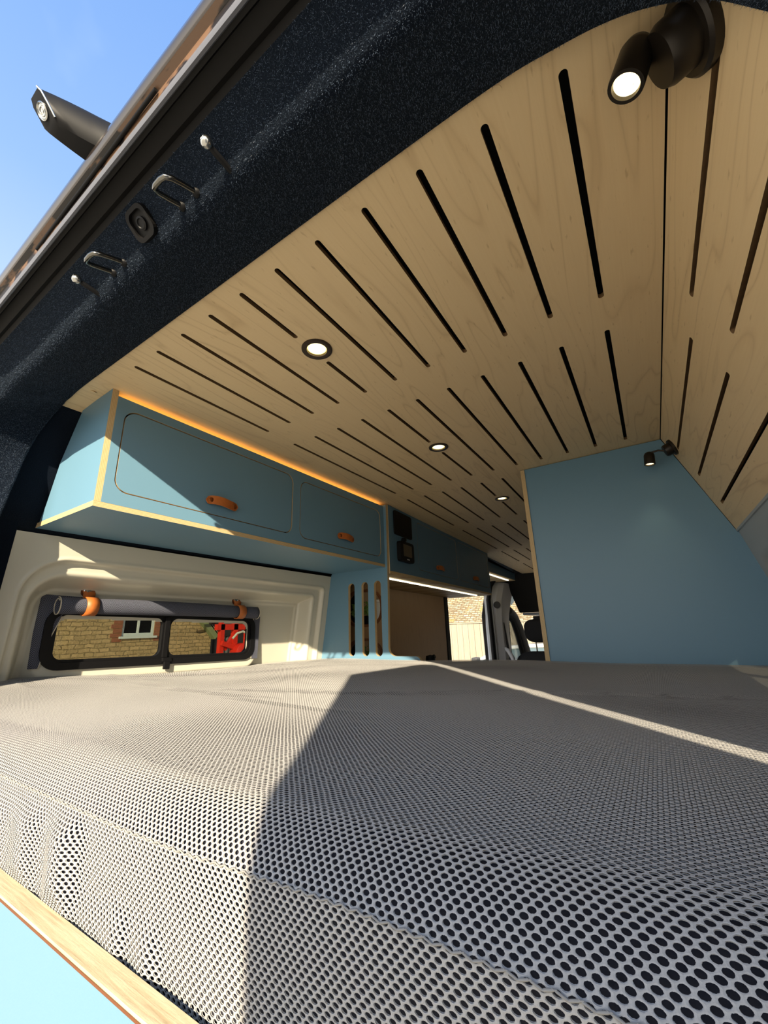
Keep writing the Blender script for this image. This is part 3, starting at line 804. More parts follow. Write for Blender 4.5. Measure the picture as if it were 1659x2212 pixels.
# ================================================================== OVERHEAD CABINET (rear left)
def csh(x, y, z): return (x, y, z - 0.0075*(y-0.374)*(1 if z < 0.45 else 0))
cab = thing('overhead_cabinet', 'long blue overhead cabinet with two leather handled flaps by the rear window', 'cabinet', (-1.15, 0.97, 0.28))
EP = [(-1.0,0.2965),(-1.0,0.5795),(-1.157,0.5765),(-1.190,0.526),(-1.240,0.448),(-1.278,0.34),(-1.300,0.2965)]
plate('end_panel', EP, [], 0.014, lambda u, v, w: (u, 0.374+w, v), ('blue', 'ply_y'), cab)
TOPF = 0.566
D1 = (0.408, 0.976, 0.328, 0.541); D2 = (1.013, 1.536, 0.324, 0.536)
def dsh(u, v): return v - 0.0075*(u-0.374)*(1-(v-0.28)/0.3)
fpan = plate('front_panel', [(0.388,0.2965),(1.566,0.2965),(1.566,TOPF),(0.388,TOPF)], [rrect(*D1, 0.032, 8), rrect(*D2, 0.032, 8)], 0.014, lambda u, v, w: (-1.014+w, u, dsh(u, v)), ('blue', 'ply_x'), cab)
def leather_handle(parent, y, z, L=0.105, x=-1.0, sh=None):
    """strap bowed outward between two rivets"""
    vv, ff = [], []; N = 18; w = 0.0125
    for i in range(N+1):
        s = i/N; yy = y + L*s; bow = 0.003 + 0.013*math.sin(math.pi*s)**1.3*(1 if 0.12 < s < 0.88 else 0.3)
        e = min(s, 1-s)*L; hw = w if e > w else math.sqrt(max(0, w*w-(w-e)**2)); hw = max(hw, 0.002)
        zz = z + 0.002*math.sin(math.pi*s*2)
        for dx in (0.0, 0.0028):
            for k in (-1, 1): vv.append((x+bow+dx, yy, zz+k*hw))
    for i in range(N):
        a = i*4; b = a+4
        ff += [(a,b,b+1,a+1),(a+2,a+3,b+3,b+2),(a,a+2,b+2,b),(a+1,b+1,b+3,a+3)]
    ff += [(0,1,3,2),(N*4,N*4+2,N*4+3,N*4+1)]
    nl = len(ff)
    for s in (0.13, 0.87):
        c = (x+0.003+0.013*math.sin(math.pi*s)**1.3*(1 if 0.12 < s < 0.88 else 0.3)+0.0026, y+L*s, z+0.002*math.sin(math.pi*s*2)); b0 = len(vv)
        for r, h in ((0.0068,0),(0.0062,0.0014),(0.003,0.0024)):
            for k in range(12): an = 2*math.pi*k/12; vv.append((c[0]+h, c[1]+r*math.cos(an), c[2]+r*math.sin(an)))
        for i in range(2):
            for k in range(12): ff.append((b0+i*12+k, b0+i*12+(k+1)%12, b0+(i+1)*12+(k+1)%12, b0+(i+1)*12+k))
        ff.append(tuple(b0+24+k for k in range(12)))
    fm = [0]*nl + [1]*(len(ff)-nl)
    h = build('handle', vv, ff, ['leather', 'copper'], parent, fm=fm, autosm=math.radians(40)); h['label'] = 'bowed tan leather strap handle'
    return h
for (a, b, c, d), hy in ((D1, 0.642), (D2, 1.220)):
    g = 0.0030
    dr = plate('door', rrect(a+g, b-g, c+g, d-g, 0.030, 8), [], 0.014, lambda u, v, w: (-1.0148+w, u, dsh(u, v)), ('blue', 'ply_x'), cab)
    leather_handle(dr, hy, dsh(hy, 0.367))
build_bp = [(-1.345,0.3735),(-1.0,0.3735),(-1.0,1.566),(-1.345,1.566)]
plate('bottom_panel', [(-1.318,0.3735),(-0.9995,0.3735),(-0.9995,1.566),(-1.318,1.566)], [], 0.0125, lambda u, v, w: (u, v, 0.2836+w-0.0075*(v-0.374)), ('blue', 'ply_z'), cab)
box('top_panel', (-1.16,0.388,0.552), (-1.014,1.566,0.560), 'blue', cab)
box('back_panel', (-1.30,0.388,0.30), (-1.29,1.566,0.40), 'blue', cab)
led = box('led_strip', (-1.030,0.395,0.560), (-1.018,1.560,0.5625), 'ledwarm', loc=(-1.024,0.98,0.56)); tag(led, 'amber LED strip glowing along the top of the overhead cabinet', 'light strip')

# ================================================================== TALL SLOTTED END PANEL
tp = thing('slotted_divider', 'blue divider board with three tall rounded slots beside the bed', 'divider', (-1.15, 1.57, -0.3))
r = []
outl = [(-1.345,-0.30),(-0.84,-0.30),(-0.84,-0.150)]
for i in range(7):
    a = math.pi/2*i/6; outl.append((-0.865+0.025*math.cos(a), -0.131+0.025*math.sin(a)-0.005))
for i in range(7):
    a = math.pi/2*i/6; outl.append((-0.962-0.035*math.sin(a), -0.076-0.035*math.cos(a)))
outl += [(-0.992,0.10),(-0.988,0.30),(-0.986,0.572),(-1.16,0.572),(-1.245,0.44),(-1.285,0.33),(-1.322,0.262),(-1.345,0.12),(-1.378,-0.10)]
holes = []
for xc in (-1.195, -1.117, -1.0455):
    holes.append(rrect(xc-0.0185, xc+0.0185, -0.112, 0.217, 0.0185, 8))
outl = [(-1.39,-0.30)] + outl[1:]
plate('board', outl, holes, 0.016, lambda u, v, w: (u, 1.5665+w, v), ('blue', 'ply_y'), tp)

# cubby behind the slots
cb = thing('cubby_shelf', 'timber cubby with two oval openings seen through the slots', 'shelf', (-1.2, 1.85, -0.3))
def oval(cx, cy, a, b): return rrect(cx-a, cx+a, cy-b, cy+b, min(a, b)*0.85, 8)
plate('oval_board', [(-1.345,-0.28),(-1.082,-0.28),(-1.082,0.240),(-1.345,0.240)], [oval(-1.205,0.105,0.100,0.078), oval(-1.205,-0.145,0.100,0.095)], 0.012, lambda u, v, w: (u, 1.68+w, v), ('birch_z', 'brownwood'), cb)
for cyy, bh in ((0.105,0.078),(-0.145,0.095)):
    plate('oval_trim', oval(-1.205,cyy,0.112,bh+0.012), [oval(-1.205,cyy,0.100,bh)], 0.006, lambda u, v, w: (u, 1.674+w, v), ('brownwood','brownwood'), cb)
box('shelf_board', (-1.33,1.692,0.010), (-1.142,1.79,0.022), 'brownwood', cb)
box('base_board', (-1.33,1.692,-0.262), (-1.142,1.79,-0.250), 'brownwood', cb)
def plant(loc, label, seed, spread, hgt):
    rnd = random.Random(seed)
    t = thing('potted_plant', label, 'plant', loc, 'plants inside the cubby')
    x, y, z = loc
    lathe('pot', [(0.001,0.0),(0.028,0.0),(0.036,0.045),(0.038,0.048),(0.034,0.048),(0.032,0.038),(0.001,0.038)], 'black', loc, (0,0,1), t, seg=20)
    vv, ff = [], []
    for i in range(190):
        an = rnd.uniform(0, 2*math.pi); rr = spread*math.sqrt(rnd.random()); h = 0.05 + hgt*rnd.random()*(1-0.5*rr/spread)
        c = Vector((x+rr*math.cos(an), y+rr*math.sin(an)*0.8, z+h)); d = Vector((rnd.uniform(-1,1), rnd.uniform(-1,1), rnd.uniform(-0.3,1))).normalized()
        s = d.orthogonal().normalized(); L = rnd.uniform(0.016,0.028); b0 = len(vv)
        vv += [tuple(c), tuple(c+d*L*0.5+s*L*0.32), tuple(c+d*L), tuple(c+d*L*0.5-s*L*0.32)]; ff.append((b0,b0+1,b0+2,b0+3))
    fo = build('foliage', vv, ff, 'darkgreen', t); fo['kind'] = 'stuff'
    tube('stem', [(x,y,z+0.045),(x+0.004,y,z+0.08),(x,y,z+0.11)], 0.003, 'darkgreen', t, seg=6)
plant((-1.250,1.735,0.022), 'leafy green plant in the upper oval of the cubby', 3, 0.062, 0.085)
plant((-1.235,1.735,-0.250), 'leafy green plant in the lower oval of the cubby', 5, 0.062, 0.14)
jr = lathe('storage_jar', [(0.001,0.0),(0.020,0.0),(0.022,0.01),(0.022,0.085),(0.016,0.10),(0.016,0.110),(0.019,0.112),(0.019,0.124),(0.001,0.126)], 'whitepot', (-1.166,1.755,0.022), (0,0,1), loc=(-1.166,1.755,0.022)); tag(jr, 'white ceramic jar behind the upper plant in the cubby', 'jar')

# ================================================================== KITCHEN WALL UNIT
KX = -0.985
def kz(y): return 0.259 - 0.0195*(y-1.585)
def kt(y): return cz(y) - 0.002
kc = thing('kitchen_cabinet', 'shade-darkened blue kitchen wall unit under the ceiling with control panels', 'cabinet', (-1.15, 2.28, 0.25))
def kmap(v, y): # v in 0..1 bottom->top
    return kz(y) + (kt(y)-kz(y))*v
KD1 = (1.868, 2.382, 0.12, 0.94); KD2 = (2.418, 2.955, 0.12, 0.94)
def rr2(a, b, c, d, ry): # rounded rect in (y, v01) with true radius
    H = 0.30; return [(u, v/H) for u, v in rrect(a, b, c*H, d*H, ry, 6)]
plate('front_panel', [(1.5835,0),(2.985,0),(2.985,1),(1.5835,1)], [rr2(*KD1, 0.022), rr2(*KD2, 0.022)], 0.014, lambda u, v, w: (KX-0.014+w, u, kmap(v, u)), ('blue_shaded', 'ply_x'), kc)
for (a, b, c, d), hy in ((KD1, 2.07), (KD2, 2.63)):
    g = 0.002
    dr = plate('door', rr2(a+g, b-g, c+g/0.3, d-g/0.3, 0.02), [], 0.014, lambda u, v, w: (KX-0.0145+w, u, kmap(v, u)), ('blue_shaded', 'ply_x'), kc)
    leather_handle(dr, hy, kmap(0.24, hy), 0.105, KX)
v, f = box_vf((-1.32,1.5835,0), (KX+0.0005,2.985,0.013))
build('bottom_panel', [(x, y, z+kz(y)-0.013) for x, y, z in v], f, ['ply_z'], kc)
v, f = box_vf((-1.32,2.972,0.0), (KX-0.014,2.985,1.0))
build('end_panel', [(x, y, kmap(z, y)) for x, y, z in v], f, 'blue_shaded', kc)
v, f = box_vf((-1.073,1.595,0), (-1.064,2.90,0.006))
ls = build('led_strip', [(x, y, z+kz(y)-0.0195) for x, y, z in v], f, 'ledstrip', loc=(-1.07,2.25,0.23)); tag(ls, 'white LED bar under the kitchen wall unit', 'light strip')
cp = plate('control_panel', rr2(1.628, 1.800, 0.575, 0.955, 0.012), [], 0.006, lambda u, v, w: (KX+0.0006+w, u, kmap(v, u)), ('blackgloss', 'black'), loc=(KX,1.71,0.49)); tag(cp, 'square glossy black control panel on the kitchen unit', 'control panel')
hc = thing('heater_controller', 'small black heater controller with a dim screen', 'controller', (KX, 1.72, 0.36))
plate('case', rr2(1.652, 1.785, 0.175, 0.485, 0.014), [], 0.020, lambda u, v, w: (KX+0.0006+w, u, kmap(v, u)), ('black', 'black'), hc)
plate('screen', rr2(1.678, 1.762, 0.255, 0.440, 0.005), [], 0.002, lambda u, v, w: (KX+0.020+w, u, kmap(v, u)), (plain('dim_lcd', lin(84, 74, 56), 0.3), 'black'), hc)
plate('indicator', rr2(1.712, 1.738, 0.205, 0.222, 0.002), [], 0.001, lambda u, v, w: (KX+0.020+w, u, kmap(v, u)), (plain('pale_print', lin(190, 190, 190), 0.4), 'black'), hc)
lathe('knob', [(0.001,0.0),(0.011,0.0),(0.011,0.018),(0.001,0.020)], 'black', (KX+0.0006, 1.708, kmap(0.525, 1.708)), (1,0,0), hc, seg=18)

# kitchen side wall
kb = box('splashback', (-1.33,1.80,-0.80), (-1.315,2.86,0.262), 'birch_z', loc=(-1.32,2.45,-0.8), fn=lambda x, y, z: (x, y, z if z < 0 else kz(y)-0.0145)); tag(kb, 'brown birch ply side panel under the kitchen unit', 'panel')
dp = box('door_post', (-1.40,2.865,-1.2), (-1.31,2.925,0.262), 'rubber', loc=(-1.36,2.9,-1.2), bevel=0.006); tag(dp, 'black post at the rear edge of the sliding door opening', 'post')
kt_ = thing('tap', 'small black tap head just above the bed line', 'tap', (-1.20, 2.36, -0.8))
tube('spout', [(-1.20,2.36,-0.75),(-1.20,2.36,-0.20),(-1.195,2.36,-0.175),(-1.17,2.36,-0.165)], 0.012, 'black', kt_, seg=12)
lathe('head', [(0.001,0.0),(0.026,0.0),(0.030,0.012),(0.026,0.032),(0.001,0.038)], 'black', (-1.20,2.36,-0.195), (0,0,1), kt_, seg=20)
box('worktop', (-1.31,1.60,-0.83), (-0.72,2.90,-0.80), 'birch_y', loc=(-1.0,2.2,-0.82))['label'] = 'pale timber kitchen worktop below bed level'
bpy.data.objects['worktop']['category'] = 'worktop'
kbase = box('kitchen_base_unit', (-1.31,1.60,-1.215), (-0.74,2.90,-0.83), 'blue', loc=(-1.0,2.2,-1.215)); tag(kbase, 'blue kitchen base unit under the worktop', 'cabinet')

# ================================================================== BLUE PARTITION
pt = thing('partition', 'large blue partition board with a ply edge rising behind the bed', 'partition', (-0.05, 1.54, -1.2))
PO = [(-0.328,-1.2),(0.46,-1.2),(0.36,-0.30),(0.328,-0.10),(0.2495,0.243),(0.243,0.247),(0.1165,CZ-0.003),(-0.328,CZ-0.002)]
plate('board', PO, [], 0.015, lambda u, v, w: (u, 1.5405+w, v), ('blue', 'blue'), pt)
box('ply_edge', (-0.3425,1.5355,-1.2), (-0.3275,2.35,CZ-0.004), ['ply_x', 'blue'], pt, fm=[1,1,0,1,1,1], fn=lambda x, y, z: (x, y, z if (z < 0 or y < 2) else cz(2.35)-0.004))
tube('panel_seal', [(0.2485,0.345,0.2465),(0.2485,1.536,0.2465)], 0.0035, 'rubber', pt, seg=8)
tube('edge_seal', [(0.2475,1.538,0.246),(0.256,1.538,0.236),(0.263,1.538,0.226),(0.275,1.538,0.17),(0.31,1.538,0.0),(0.345,1.538,-0.13)], 0.0028, 'rubber', pt, seg=8)

# ================================================================== DOWNLIGHTS
def downlight(loc):
    t = thing('downlight', '', 'light', loc, 'recessed ceiling downlights')
    x, y, z = loc
    lathe('bezel', [(0.0325,0.0),(0.0322,-0.0025),(0.0295,-0.0038),(0.0215,-0.0026),(0.0205,0.001),(0.0205,0.006)], 'bronze', loc, (0,0,1), t, seg=40, cap=False)
    o = lathe('lens', [(0.0207,0.002),(0.015,0.0005),(0.001,0.0)], 'lens', loc, (0,0,1), t, seg=32)
    lathe('can', [(0.0207,0.002),(0.0207,0.018),(0.001,0.018)], 'black', loc, (0,0,1), t, seg=24, cap=False)
    return t
dl0 = downlight((LIGHTS[0][0], LIGHTS[0][1], CZ))
dl0['label'] = 'nearest and largest lit downlight in the slotted ceiling'
d2 = copy_tree(dl0, None, (LIGHTS[1][0], LIGHTS[1][1], CZ)); d2['label'] = 'middle lit downlight between the nearest one and the kitchen one'
d3 = copy_tree(dl0, None, (LIGHTS[2][0], LIGHTS[2][1], cz(1.82))); d3['label'] = 'farthest and smallest lit downlight beside the partition edge'

# ================================================================== READING LAMPS
def reading_lamp(base, head, aim, label, k=1.0, power=1.0, kh=1.0):
    """base: point on the sloping panel; head: centre of the lit end; aim: beam direction"""
    t = thing('reading_lamp', label, 'lamp', base, 'black reading spotlights on the sloping panel')
    B = Vector(base); N = -TN
    lathe('wall_plate', [(0.001,0.0),(0.037*k,0.0),(0.037*k,0.008*k),(0.034*k,0.011*k),(0.001,0.011*k)], 'lampblack', base, N, t, seg=36)
    c1 = B + N*0.011*k
    lathe('body', [(0.027*k,0.0),(0.027*k,0.018*k),(0.024*k,0.025*k),(0.001,0.026*k)], 'lampblack', tuple(c1), N, t, seg=32)
    H = Vector(head); A = Vector(aim).normalized(); Lh = 0.060*kh; top = H - A*Lh
    j = c1 + N*0.020*k
    tube('arm', [tuple(j), tuple(j*0.55+top*0.45+Vector((0,0,0.003))), tuple(top + A*0.004)], 0.0042*k, 'bronze', t, seg=12)
    hd_ = lathe('head', [(0.001,0.0),(0.010*kh,0.001),(0.017*kh,0.007*kh),(0.0205*kh,0.016*kh),(0.0215*kh,Lh-0.003),(0.0210*kh,Lh),(0.0165*kh,Lh),(0.0150*kh,Lh-0.006)], 'lampblack', tuple(top), A, t, seg=32, cap=False)
    lathe('lens', [(0.0158*kh,Lh-0.004),(0.008*kh,Lh-0.0032),(0.0005,Lh-0.003)], 'spotlens', tuple(top), A, hd_, seg=24)
    ld = bpy.data.lights.new('lamp_beam', 'SPOT'); lo = bpy.data.objects.new('lamp_beam', ld); COL.objects.link(lo)
    ld.energy = 1.6*power; ld.color = (1.0, 0.78, 0.46); ld.spot_size = math.radians(70); ld.spot_blend = 0.8; ld.shadow_soft_size = 0.012
    lo.location = V(*(H + A*0.004)); lo.rotation_euler = A.to_track_quat('-Z', 'Y').to_euler()
    return t
reading_lamp(slopept(0.041, 0.375), (0.069, 0.372, 0.518), (-0.42, 0.02, -0.90), 'large black reading lamp lit at the top right corner near the header', 1.0, 0.5, 0.80)
reading_lamp(slopept(0.062, 1.480), (0.070, 1.478, 0.478), (-0.10, -0.06, -1.0), 'small distant black reading lamp against the blue partition', 0.72, 0.22, 0.72)

# ================================================================== ROLLED WINDOW BLIND
bl = thing('rolled_blind', 'grey herringbone fabric blind rolled up above the rear window', 'blind', (-1.40, 0.83, 0.09))
vv, uvs, ff = [], [], []; NL, NS = 40, 28
rad = 0.0225; acc = 0.0
spir = []
for k in range(NS+1):
    a = math.radians(95 - 400*k/NS); r_ = rad*(1.0 - 0.28*max(0, k/NS-0.72)/0.28)
    spir.append((r_*0.92*math.cos(a), r_*1.06*math.sin(a), rad*math.radians(400)*k/NS))
for i in range(NL+1):
    s = i/NL; y = 0.484 + (1.185-0.484)*s; zc = 0.094 - 0.010*s + 0.004*math.sin(math.pi*s); xc = -1.405 - 0.004*math.sin(math.pi*s)
    pin = 1 - 0.10*math.exp(-((y-0.563)/0.03)**2) - 0.10*math.exp(-((y-1.098)/0.03)**2)
    for dx, dz, l in spir: vv.append((xc+dx*pin, y, zc+dz*pin)); uvs.append((y, l))
for i in range(NL):
    for k in range(NS): ff.append((i*(NS+1)+k, (i+1)*(NS+1)+k, (i+1)*(NS+1)+k+1, i*(NS+1)+k+1))
rl = build('roll', vv, ff, 'denim', bl, smooth=True, uv=uvs)
mo = rl.modifiers.new('cloth', 'SOLIDIFY'); mo.thickness = 0.0022
for yy, zc in ((0.4835, 0.094), (1.1855, 0.084)):
    tube('hem', [(-1.405+dx*1.02, yy, zc+dz*1.02) for dx, dz, l in spir], 0.0016, 'hem', bl, seg=6)
def flap(name, pts, t=0.003):
    q = pts; vv = [(-1.4355+dx, y, z) for dx in (0, t) for y, z in q]
    uvs = [(y, z) for dx in (0, t) for y, z in q]
    n_ = len(q); ff = [tuple(range(n_)), tuple(range(2*n_-1, n_-1, -1))] + [(i, (i+1) % n_, n_+(i+1) % n_, n_+i) for i in range(n_)]
    return build(name, vv, ff, 'denim', bl, uv=uvs)
flap('side_flap', [(0.452,-0.072),(0.474,-0.072),(0.486,0.0),(0.508,0.066),(0.512,0.085),(0.560,0.090),(0.560,0.122),(0.452,0.126),(0.449,0.02)])
flap('side_flap', [(1.191,-0.096),(1.224,-0.100),(1.228,0.07),(1.194,0.07)])
tube('hem', [(-1.432,0.4745,-0.072),(-1.432,0.4865,0.0),(-1.432,0.5085,0.066)], 0.0015, 'hem', bl, seg=6)
tube('hem', [(-1.432,1.1905,-0.096),(-1.432,1.1935,0.07)], 0.0015, 'hem', bl, seg=6)
for yy, zc in ((0.563, 0.0935), (1.098, 0.0868)):
    vv, ff = [], []; K = 22; hw = 0.016
    pts = [(-1.429, 0.052), (-1.425, 0.046), (-1.418, 0.040)]
    for k in range(K+1):
        a = math.radians(120 - 270*k/K); pts.append((-1.405+0.0262*math.cos(a), 0.0275*math.sin(a)))
    for dx, dz in pts:
        wv = hw
        vv += [(dx, yy-wv, zc+dz), (dx, yy+wv, zc+dz)]
    for k in range(len(pts)-1): ff.append((2*k, 2*k+1, 2*k+3, 2*k+2))
    st = build('leather_strap', vv, ff, 'leather', bl, smooth=True); mo = st.modifiers.new('hide', 'SOLIDIFY'); mo.thickness = 0.003
    tab = lathe('strap_tab', [(0.001,0.0),(0.017,0.0),(0.017,0.003),(0.001,0.003)], 'leatherdark', (-1.430, yy-0.004, zc+0.046), (1,0,0), st, seg=24)
    lathe('stud', [(0.0105,0.003),(0.0105,0.005),(0.008,0.0062),(0.0065,0.0045),(0.0035,0.0045),(0.0035,0.0085),(0.0005,0.009)], 'steel', (-1.430, yy-0.004, zc+0.046), (1,0,0), st, seg=24)

# ================================================================== HEADER HARDWARE
def hook(c, label):
    """closed steel striker loop standing out of the header, c = centre of its two feet"""
    t = thing('striker', label, 'striker', c, 'door strikers on the rear header')
    x, y, z = c; d = Vector((0, -0.93, -0.37)).normalized(); e = Vector((1, 0, 0)); L = 0.040; hw = 0.0155
    pts = []
    for s, u in ((-0.15, hw), (0.45, hw), (0.80, hw*0.95), (0.97, hw*0.72), (1.0, hw*0.35), (1.0, -hw*0.35), (0.97, -hw*0.72), (0.80, -hw*0.95), (0.45, -hw), (-0.15, -hw)):
        pts.append(tuple(Vector(c) + d*(L*s) + (e*u) + Vector((0, 0.0, 0.0))))
    tube('loop', pts, 0.0034, 'chrome', t, seg=12)
    for s in (-1, 1): lathe('foot', [(0.0001,0.001),(0.0065,0.0),(0.006,0.002),(0.0036,0.005),(0.0001,0.005)], 'black', tuple(Vector(c)+e*(hw*s)-d*0.002), tuple(d), t, seg=16)
    return t
def hdr(x, s):   # point on the header's rear facing side: s = profile fraction ridge(0) .. seal(1)
    d0, y0 = 0.049, -0.126; d1_, y1 = 0.012, -0.166
    return (x, 0.3335 + y0+(y1-y0)*s, 0.5795 - (d0+(d1_-d0)*s))
hook(hdr(-0.408, 0.22), 'upper dark chrome striker loop on the carpeted header')
hook(hdr(-0.588, 0.22), 'lower dark chrome striker loop on the carpeted header')
def ballstud(c, label):
    t = thing('ball_stud', label, 'stud', c, 'ball studs on the rear header')
    d = Vector((0, -0.99, 0.10)).normalized()
    lathe('pin', [(0.0036,-0.006),(0.0036,0.020),(0.0028,0.026),(0.0001,0.026)], 'black', c, tuple(d), t, seg=14)
    h = tuple(Vector(c)+d*0.0295)
    lathe('ball', [(0.0001,-0.0068)]+[(0.0068*math.cos(a), 0.0068*math.sin(a)) for a in [math.radians(q) for q in range(-75, 61, 15)]]+[(0.0026,0.0050),(0.0001,0.0046)], 'steel', h, tuple(d), t, seg=18)
ballstud(hdr(-0.333, 0.12), 'uppermost steel ball stud on the carpeted header')
ballstud(hdr(-0.662, 0.12), 'lowest steel ball stud on the carpeted header')
bs = thing('bump_stop', 'black square rubber bump stop set in the carpeted header', 'bump stop', hdr(-0.497, 0.5))
nb = Vector((0, -0.68, -0.733)); tb = Vector((0, -0.733, 0.68)).normalized(); cbs = Vector(hdr(-0.497, 0.50))
def bsf(u, v, w): return tuple(cbs + Vector((u, 0, 0)) + tb*v + nb*w)
plate('collar', rrect(-0.0205, 0.0205, -0.0195, 0.0195, 0.012, 6), [rrect(-0.0155, 0.0155, -0.0145, 0.0145, 0.009, 6)], 0.007, bsf, ('rubber', 'rubber'), bs)
plate('cup', rrect(-0.0158, 0.0158, -0.0148, 0.0148, 0.009, 6), [], 0.002, bsf, ('black', 'black'), bs)
lathe('button', [(0.0085,0.002),(0.0085,0.0045),(0.006,0.0055),(0.005,0.004),(0.0001,0.004)], 'black', tuple(cbs), tuple(nb), bs, seg=20)

# ================================================================== REVERSING CAMERA ON THE ROOF EDGE
rc = thing('reversing_camera', 'dark reversing camera housing standing out from the roof edge', 'camera', (-0.49, 0.12, 0.62))
rings = []
for u in (0.0, 0.2, 0.4, 0.6, 0.8, 1.0):
    e1 = u*u
    xc = -0.499-0.0175*u; hx = 0.026-0.0125*(u**0.7)
    ty, tz = 0.128-0.070*u, 0.645-0.011*e1; by, bz = 0.134-0.053*u, 0.600+0.006*e1
    cy_, cz2 = (ty+by)/2, (tz+bz)/2
    ring = []
    for a, b in ((-1,-0.62),(-0.72,-1),(0.72,-1),(1,-0.62),(1,0.62),(0.72,1),(-0.72,1),(-1,0.62)):
        f_ = (b+1)/2; ring.append((xc+hx*a, by+(ty-by)*f_, bz+(tz-bz)*f_))
    rings.append(ring)
loft('housing', rings, 'black', rc)
la = Vector((0,-0.773,-0.635)).normalized(); lc = Vector((-0.5172,0.0695,0.620))
lathe('bezel', [(0.0092,-0.002),(0.0092,0.0016),(0.0080,0.0024),(0.0068,0.0010),(0.0056,0.0010),(0.0050,0.0018),(0.0040,0.0018),(0.0036,0.0008),(0.0022,0.0008),(0.0018,0.0016),(0.0001,0.0016)], 'steel', tuple(lc), tuple(la), rc, seg=24)
tube('rim_trim', [(-0.5065,0.0572,0.635),(-0.5035,0.0615,0.630),(-0.5030,0.070,0.6195),(-0.5035,0.0785,0.609)], 0.0012, 'steel', rc, seg=8)

# ================================================================== CAB
va = thing('door_valance', 'shade-darkened blue valance with a lit strip above the sliding door', 'valance', (-1.1, 3.7, 0.45))
build('fascia', [(-1.115,3.02,0.446),(-1.10,3.02,0.446),(-1.10,4.10,0.428),(-1.115,4.10,0.428),(-1.115,3.02,0.535),(-1.10,3.02,0.535),(-1.10,4.10,0.492),(-1.115,4.10,0.492)], box_vf((0,0,0),(1,1,1))[1], 'blue_shaded', va)
build('soffit', [(-1.40,3.02,0.440),(-1.10,3.02,0.440),(-1.10,4.10,0.423),(-1.40,4.10,0.423),(-1.40,3.02,0.446),(-1.10,3.02,0.446),(-1.10,4.10,0.428),(-1.40,4.10,0.428)], box_vf((0,0,0),(1,1,1))[1], 'ply_z', va)
build('light_bar', [(-1.150,3.05,0.434),(-1.136,3.05,0.434),(-1.136,4.0,0.418),(-1.150,4.0,0.418),(-1.150,3.05,0.441),(-1.136,3.05,0.441),(-1.136,4.0,0.425),(-1.150,4.0,0.425)], box_vf((0,0,0),(1,1,1))[1], 'ledstrip', va)
oc = box('overcab_panel', (-1.25,4.13,0.13), (0.4,4.17,0.56), 'headliner', loc=(-0.4,4.15,0.13), fn=lambda x,y,z: (x, y+(0.55 if z < 0.3 else 0), z)); tag(oc, 'charcoal overcab lining at the front end of the ceiling', 'lining')
hl = box('cab_headliner', (-1.24,4.76,0.105), (0.45,5.45,0.13), 'greytrim', loc=(-0.4,5.0,0.12), bevel=0.006); tag(hl, 'grey strip of cab headliner above the windscreen', 'headliner')
bp = thing('door_pillar', 'grey door pillar between the sliding door and the cab', 'pillar', (-1.36, 4.15, -1.2))
rings = []
for z, x, y0, y1 in ((-1.2,-1.37,4.05,4.36),(-0.4,-1.37,4.05,4.36),(0.0,-1.37,4.06,4.38),(0.12,-1.365,4.07,4.43),(0.25,-1.36,4.09,4.52),(0.42,-1.32,4.11,4.58)):
    rings.append([(x+0.05,y0,z),(x+0.09,y0+0.05,z),(x+0.09,y1-0.06,z),(x+0.03,y1,z),(x-0.06,y1,z),(x-0.06,y0,z)])
loft('trim', rings, 'greytrim', bp, smooth=False)
tube('door_seal', [(-1.36,4.005,-1.2),(-1.36,4.005,0.25),(-1.33,4.015,0.38),(-1.28,4.0,0.44)], 0.022, 'rubber', bp, seg=10)
box('sill_strip', (-1.41,4.02,-1.2), (-1.33,4.05,0.36), 'greypaint', bp, 0.004)
lathe('catch', [(0.001,0.0),(0.034,0.0),(0.034,0.02),(0.024,0.024),(0.001,0.02)], 'darktrim', (-1.31,4.10,0.20), (0.4,-1,0), bp, seg=24)
box('buckle_slot', (-1.292,4.14,0.02), (-1.282,4.17,0.06), 'black', bp, 0.002)
tube('seat_belt', [(-1.283,4.16,0.03),(-1.27,4.19,-0.22),(-1.24,4.20,-0.5)], [0.010,0.012,0.014], 'darktrim', bp, seg=8)
gh = tube('grab_handle', [(-1.285,4.12,-0.21),(-1.255,4.12,-0.23),(-1.225,4.13,-0.29),(-1.205,4.14,-0.38),(-1.20,4.15,-0.5)], [0.016,0.019,0.020,0.020,0.018], 'greytrim', loc=(-1.24,4.13,-0.3), seg=12); tag(gh, 'curved pale grey grab handle on the door pillar', 'handle')
# cab door frame and glass
cdr = thing('cab_door', 'cab passenger door with a dark framed side window', 'door', (-1.40, 4.8, -1.0))
tube('window_frame', [(-1.36,4.42,-0.5),(-1.36,4.42,0.02),(-1.35,4.47,0.085),(-1.345,4.56,0.10),(-1.35,4.72,0.05),(-1.37,4.92,-0.10),(-1.38,5.08,-0.30),(-1.39,5.16,-0.45)], 0.028, 'rubber', cdr, seg=10)
tube('a_pillar', [(-1.32,4.50,0.155),(-1.33,4.70,0.11),(-1.35,4.93,-0.02),(-1.36,5.12,-0.22),(-1.37,5.30,-0.48)], [0.045,0.045,0.05,0.05,0.06], 'darktrim', cdr, seg=10)
tube('divider_bar', [(-1.385,4.62,-0.5),(-1.37,4.62,0.09)], 0.012, 'rubber', cdr, seg=8)
box('glass', (-1.392,4.42,-0.5), (-1.388,5.15,0.10), 'clear', cdr)
box('door_card', (-1.46,4.40,-1.2), (-1.36,5.3,-0.5), 'darktrim', cdr, 0.01)
st = thing('passenger_seat', 'black cloth passenger seat with a rounded headrest', 'seat', (-0.97, 4.35, -1.0))
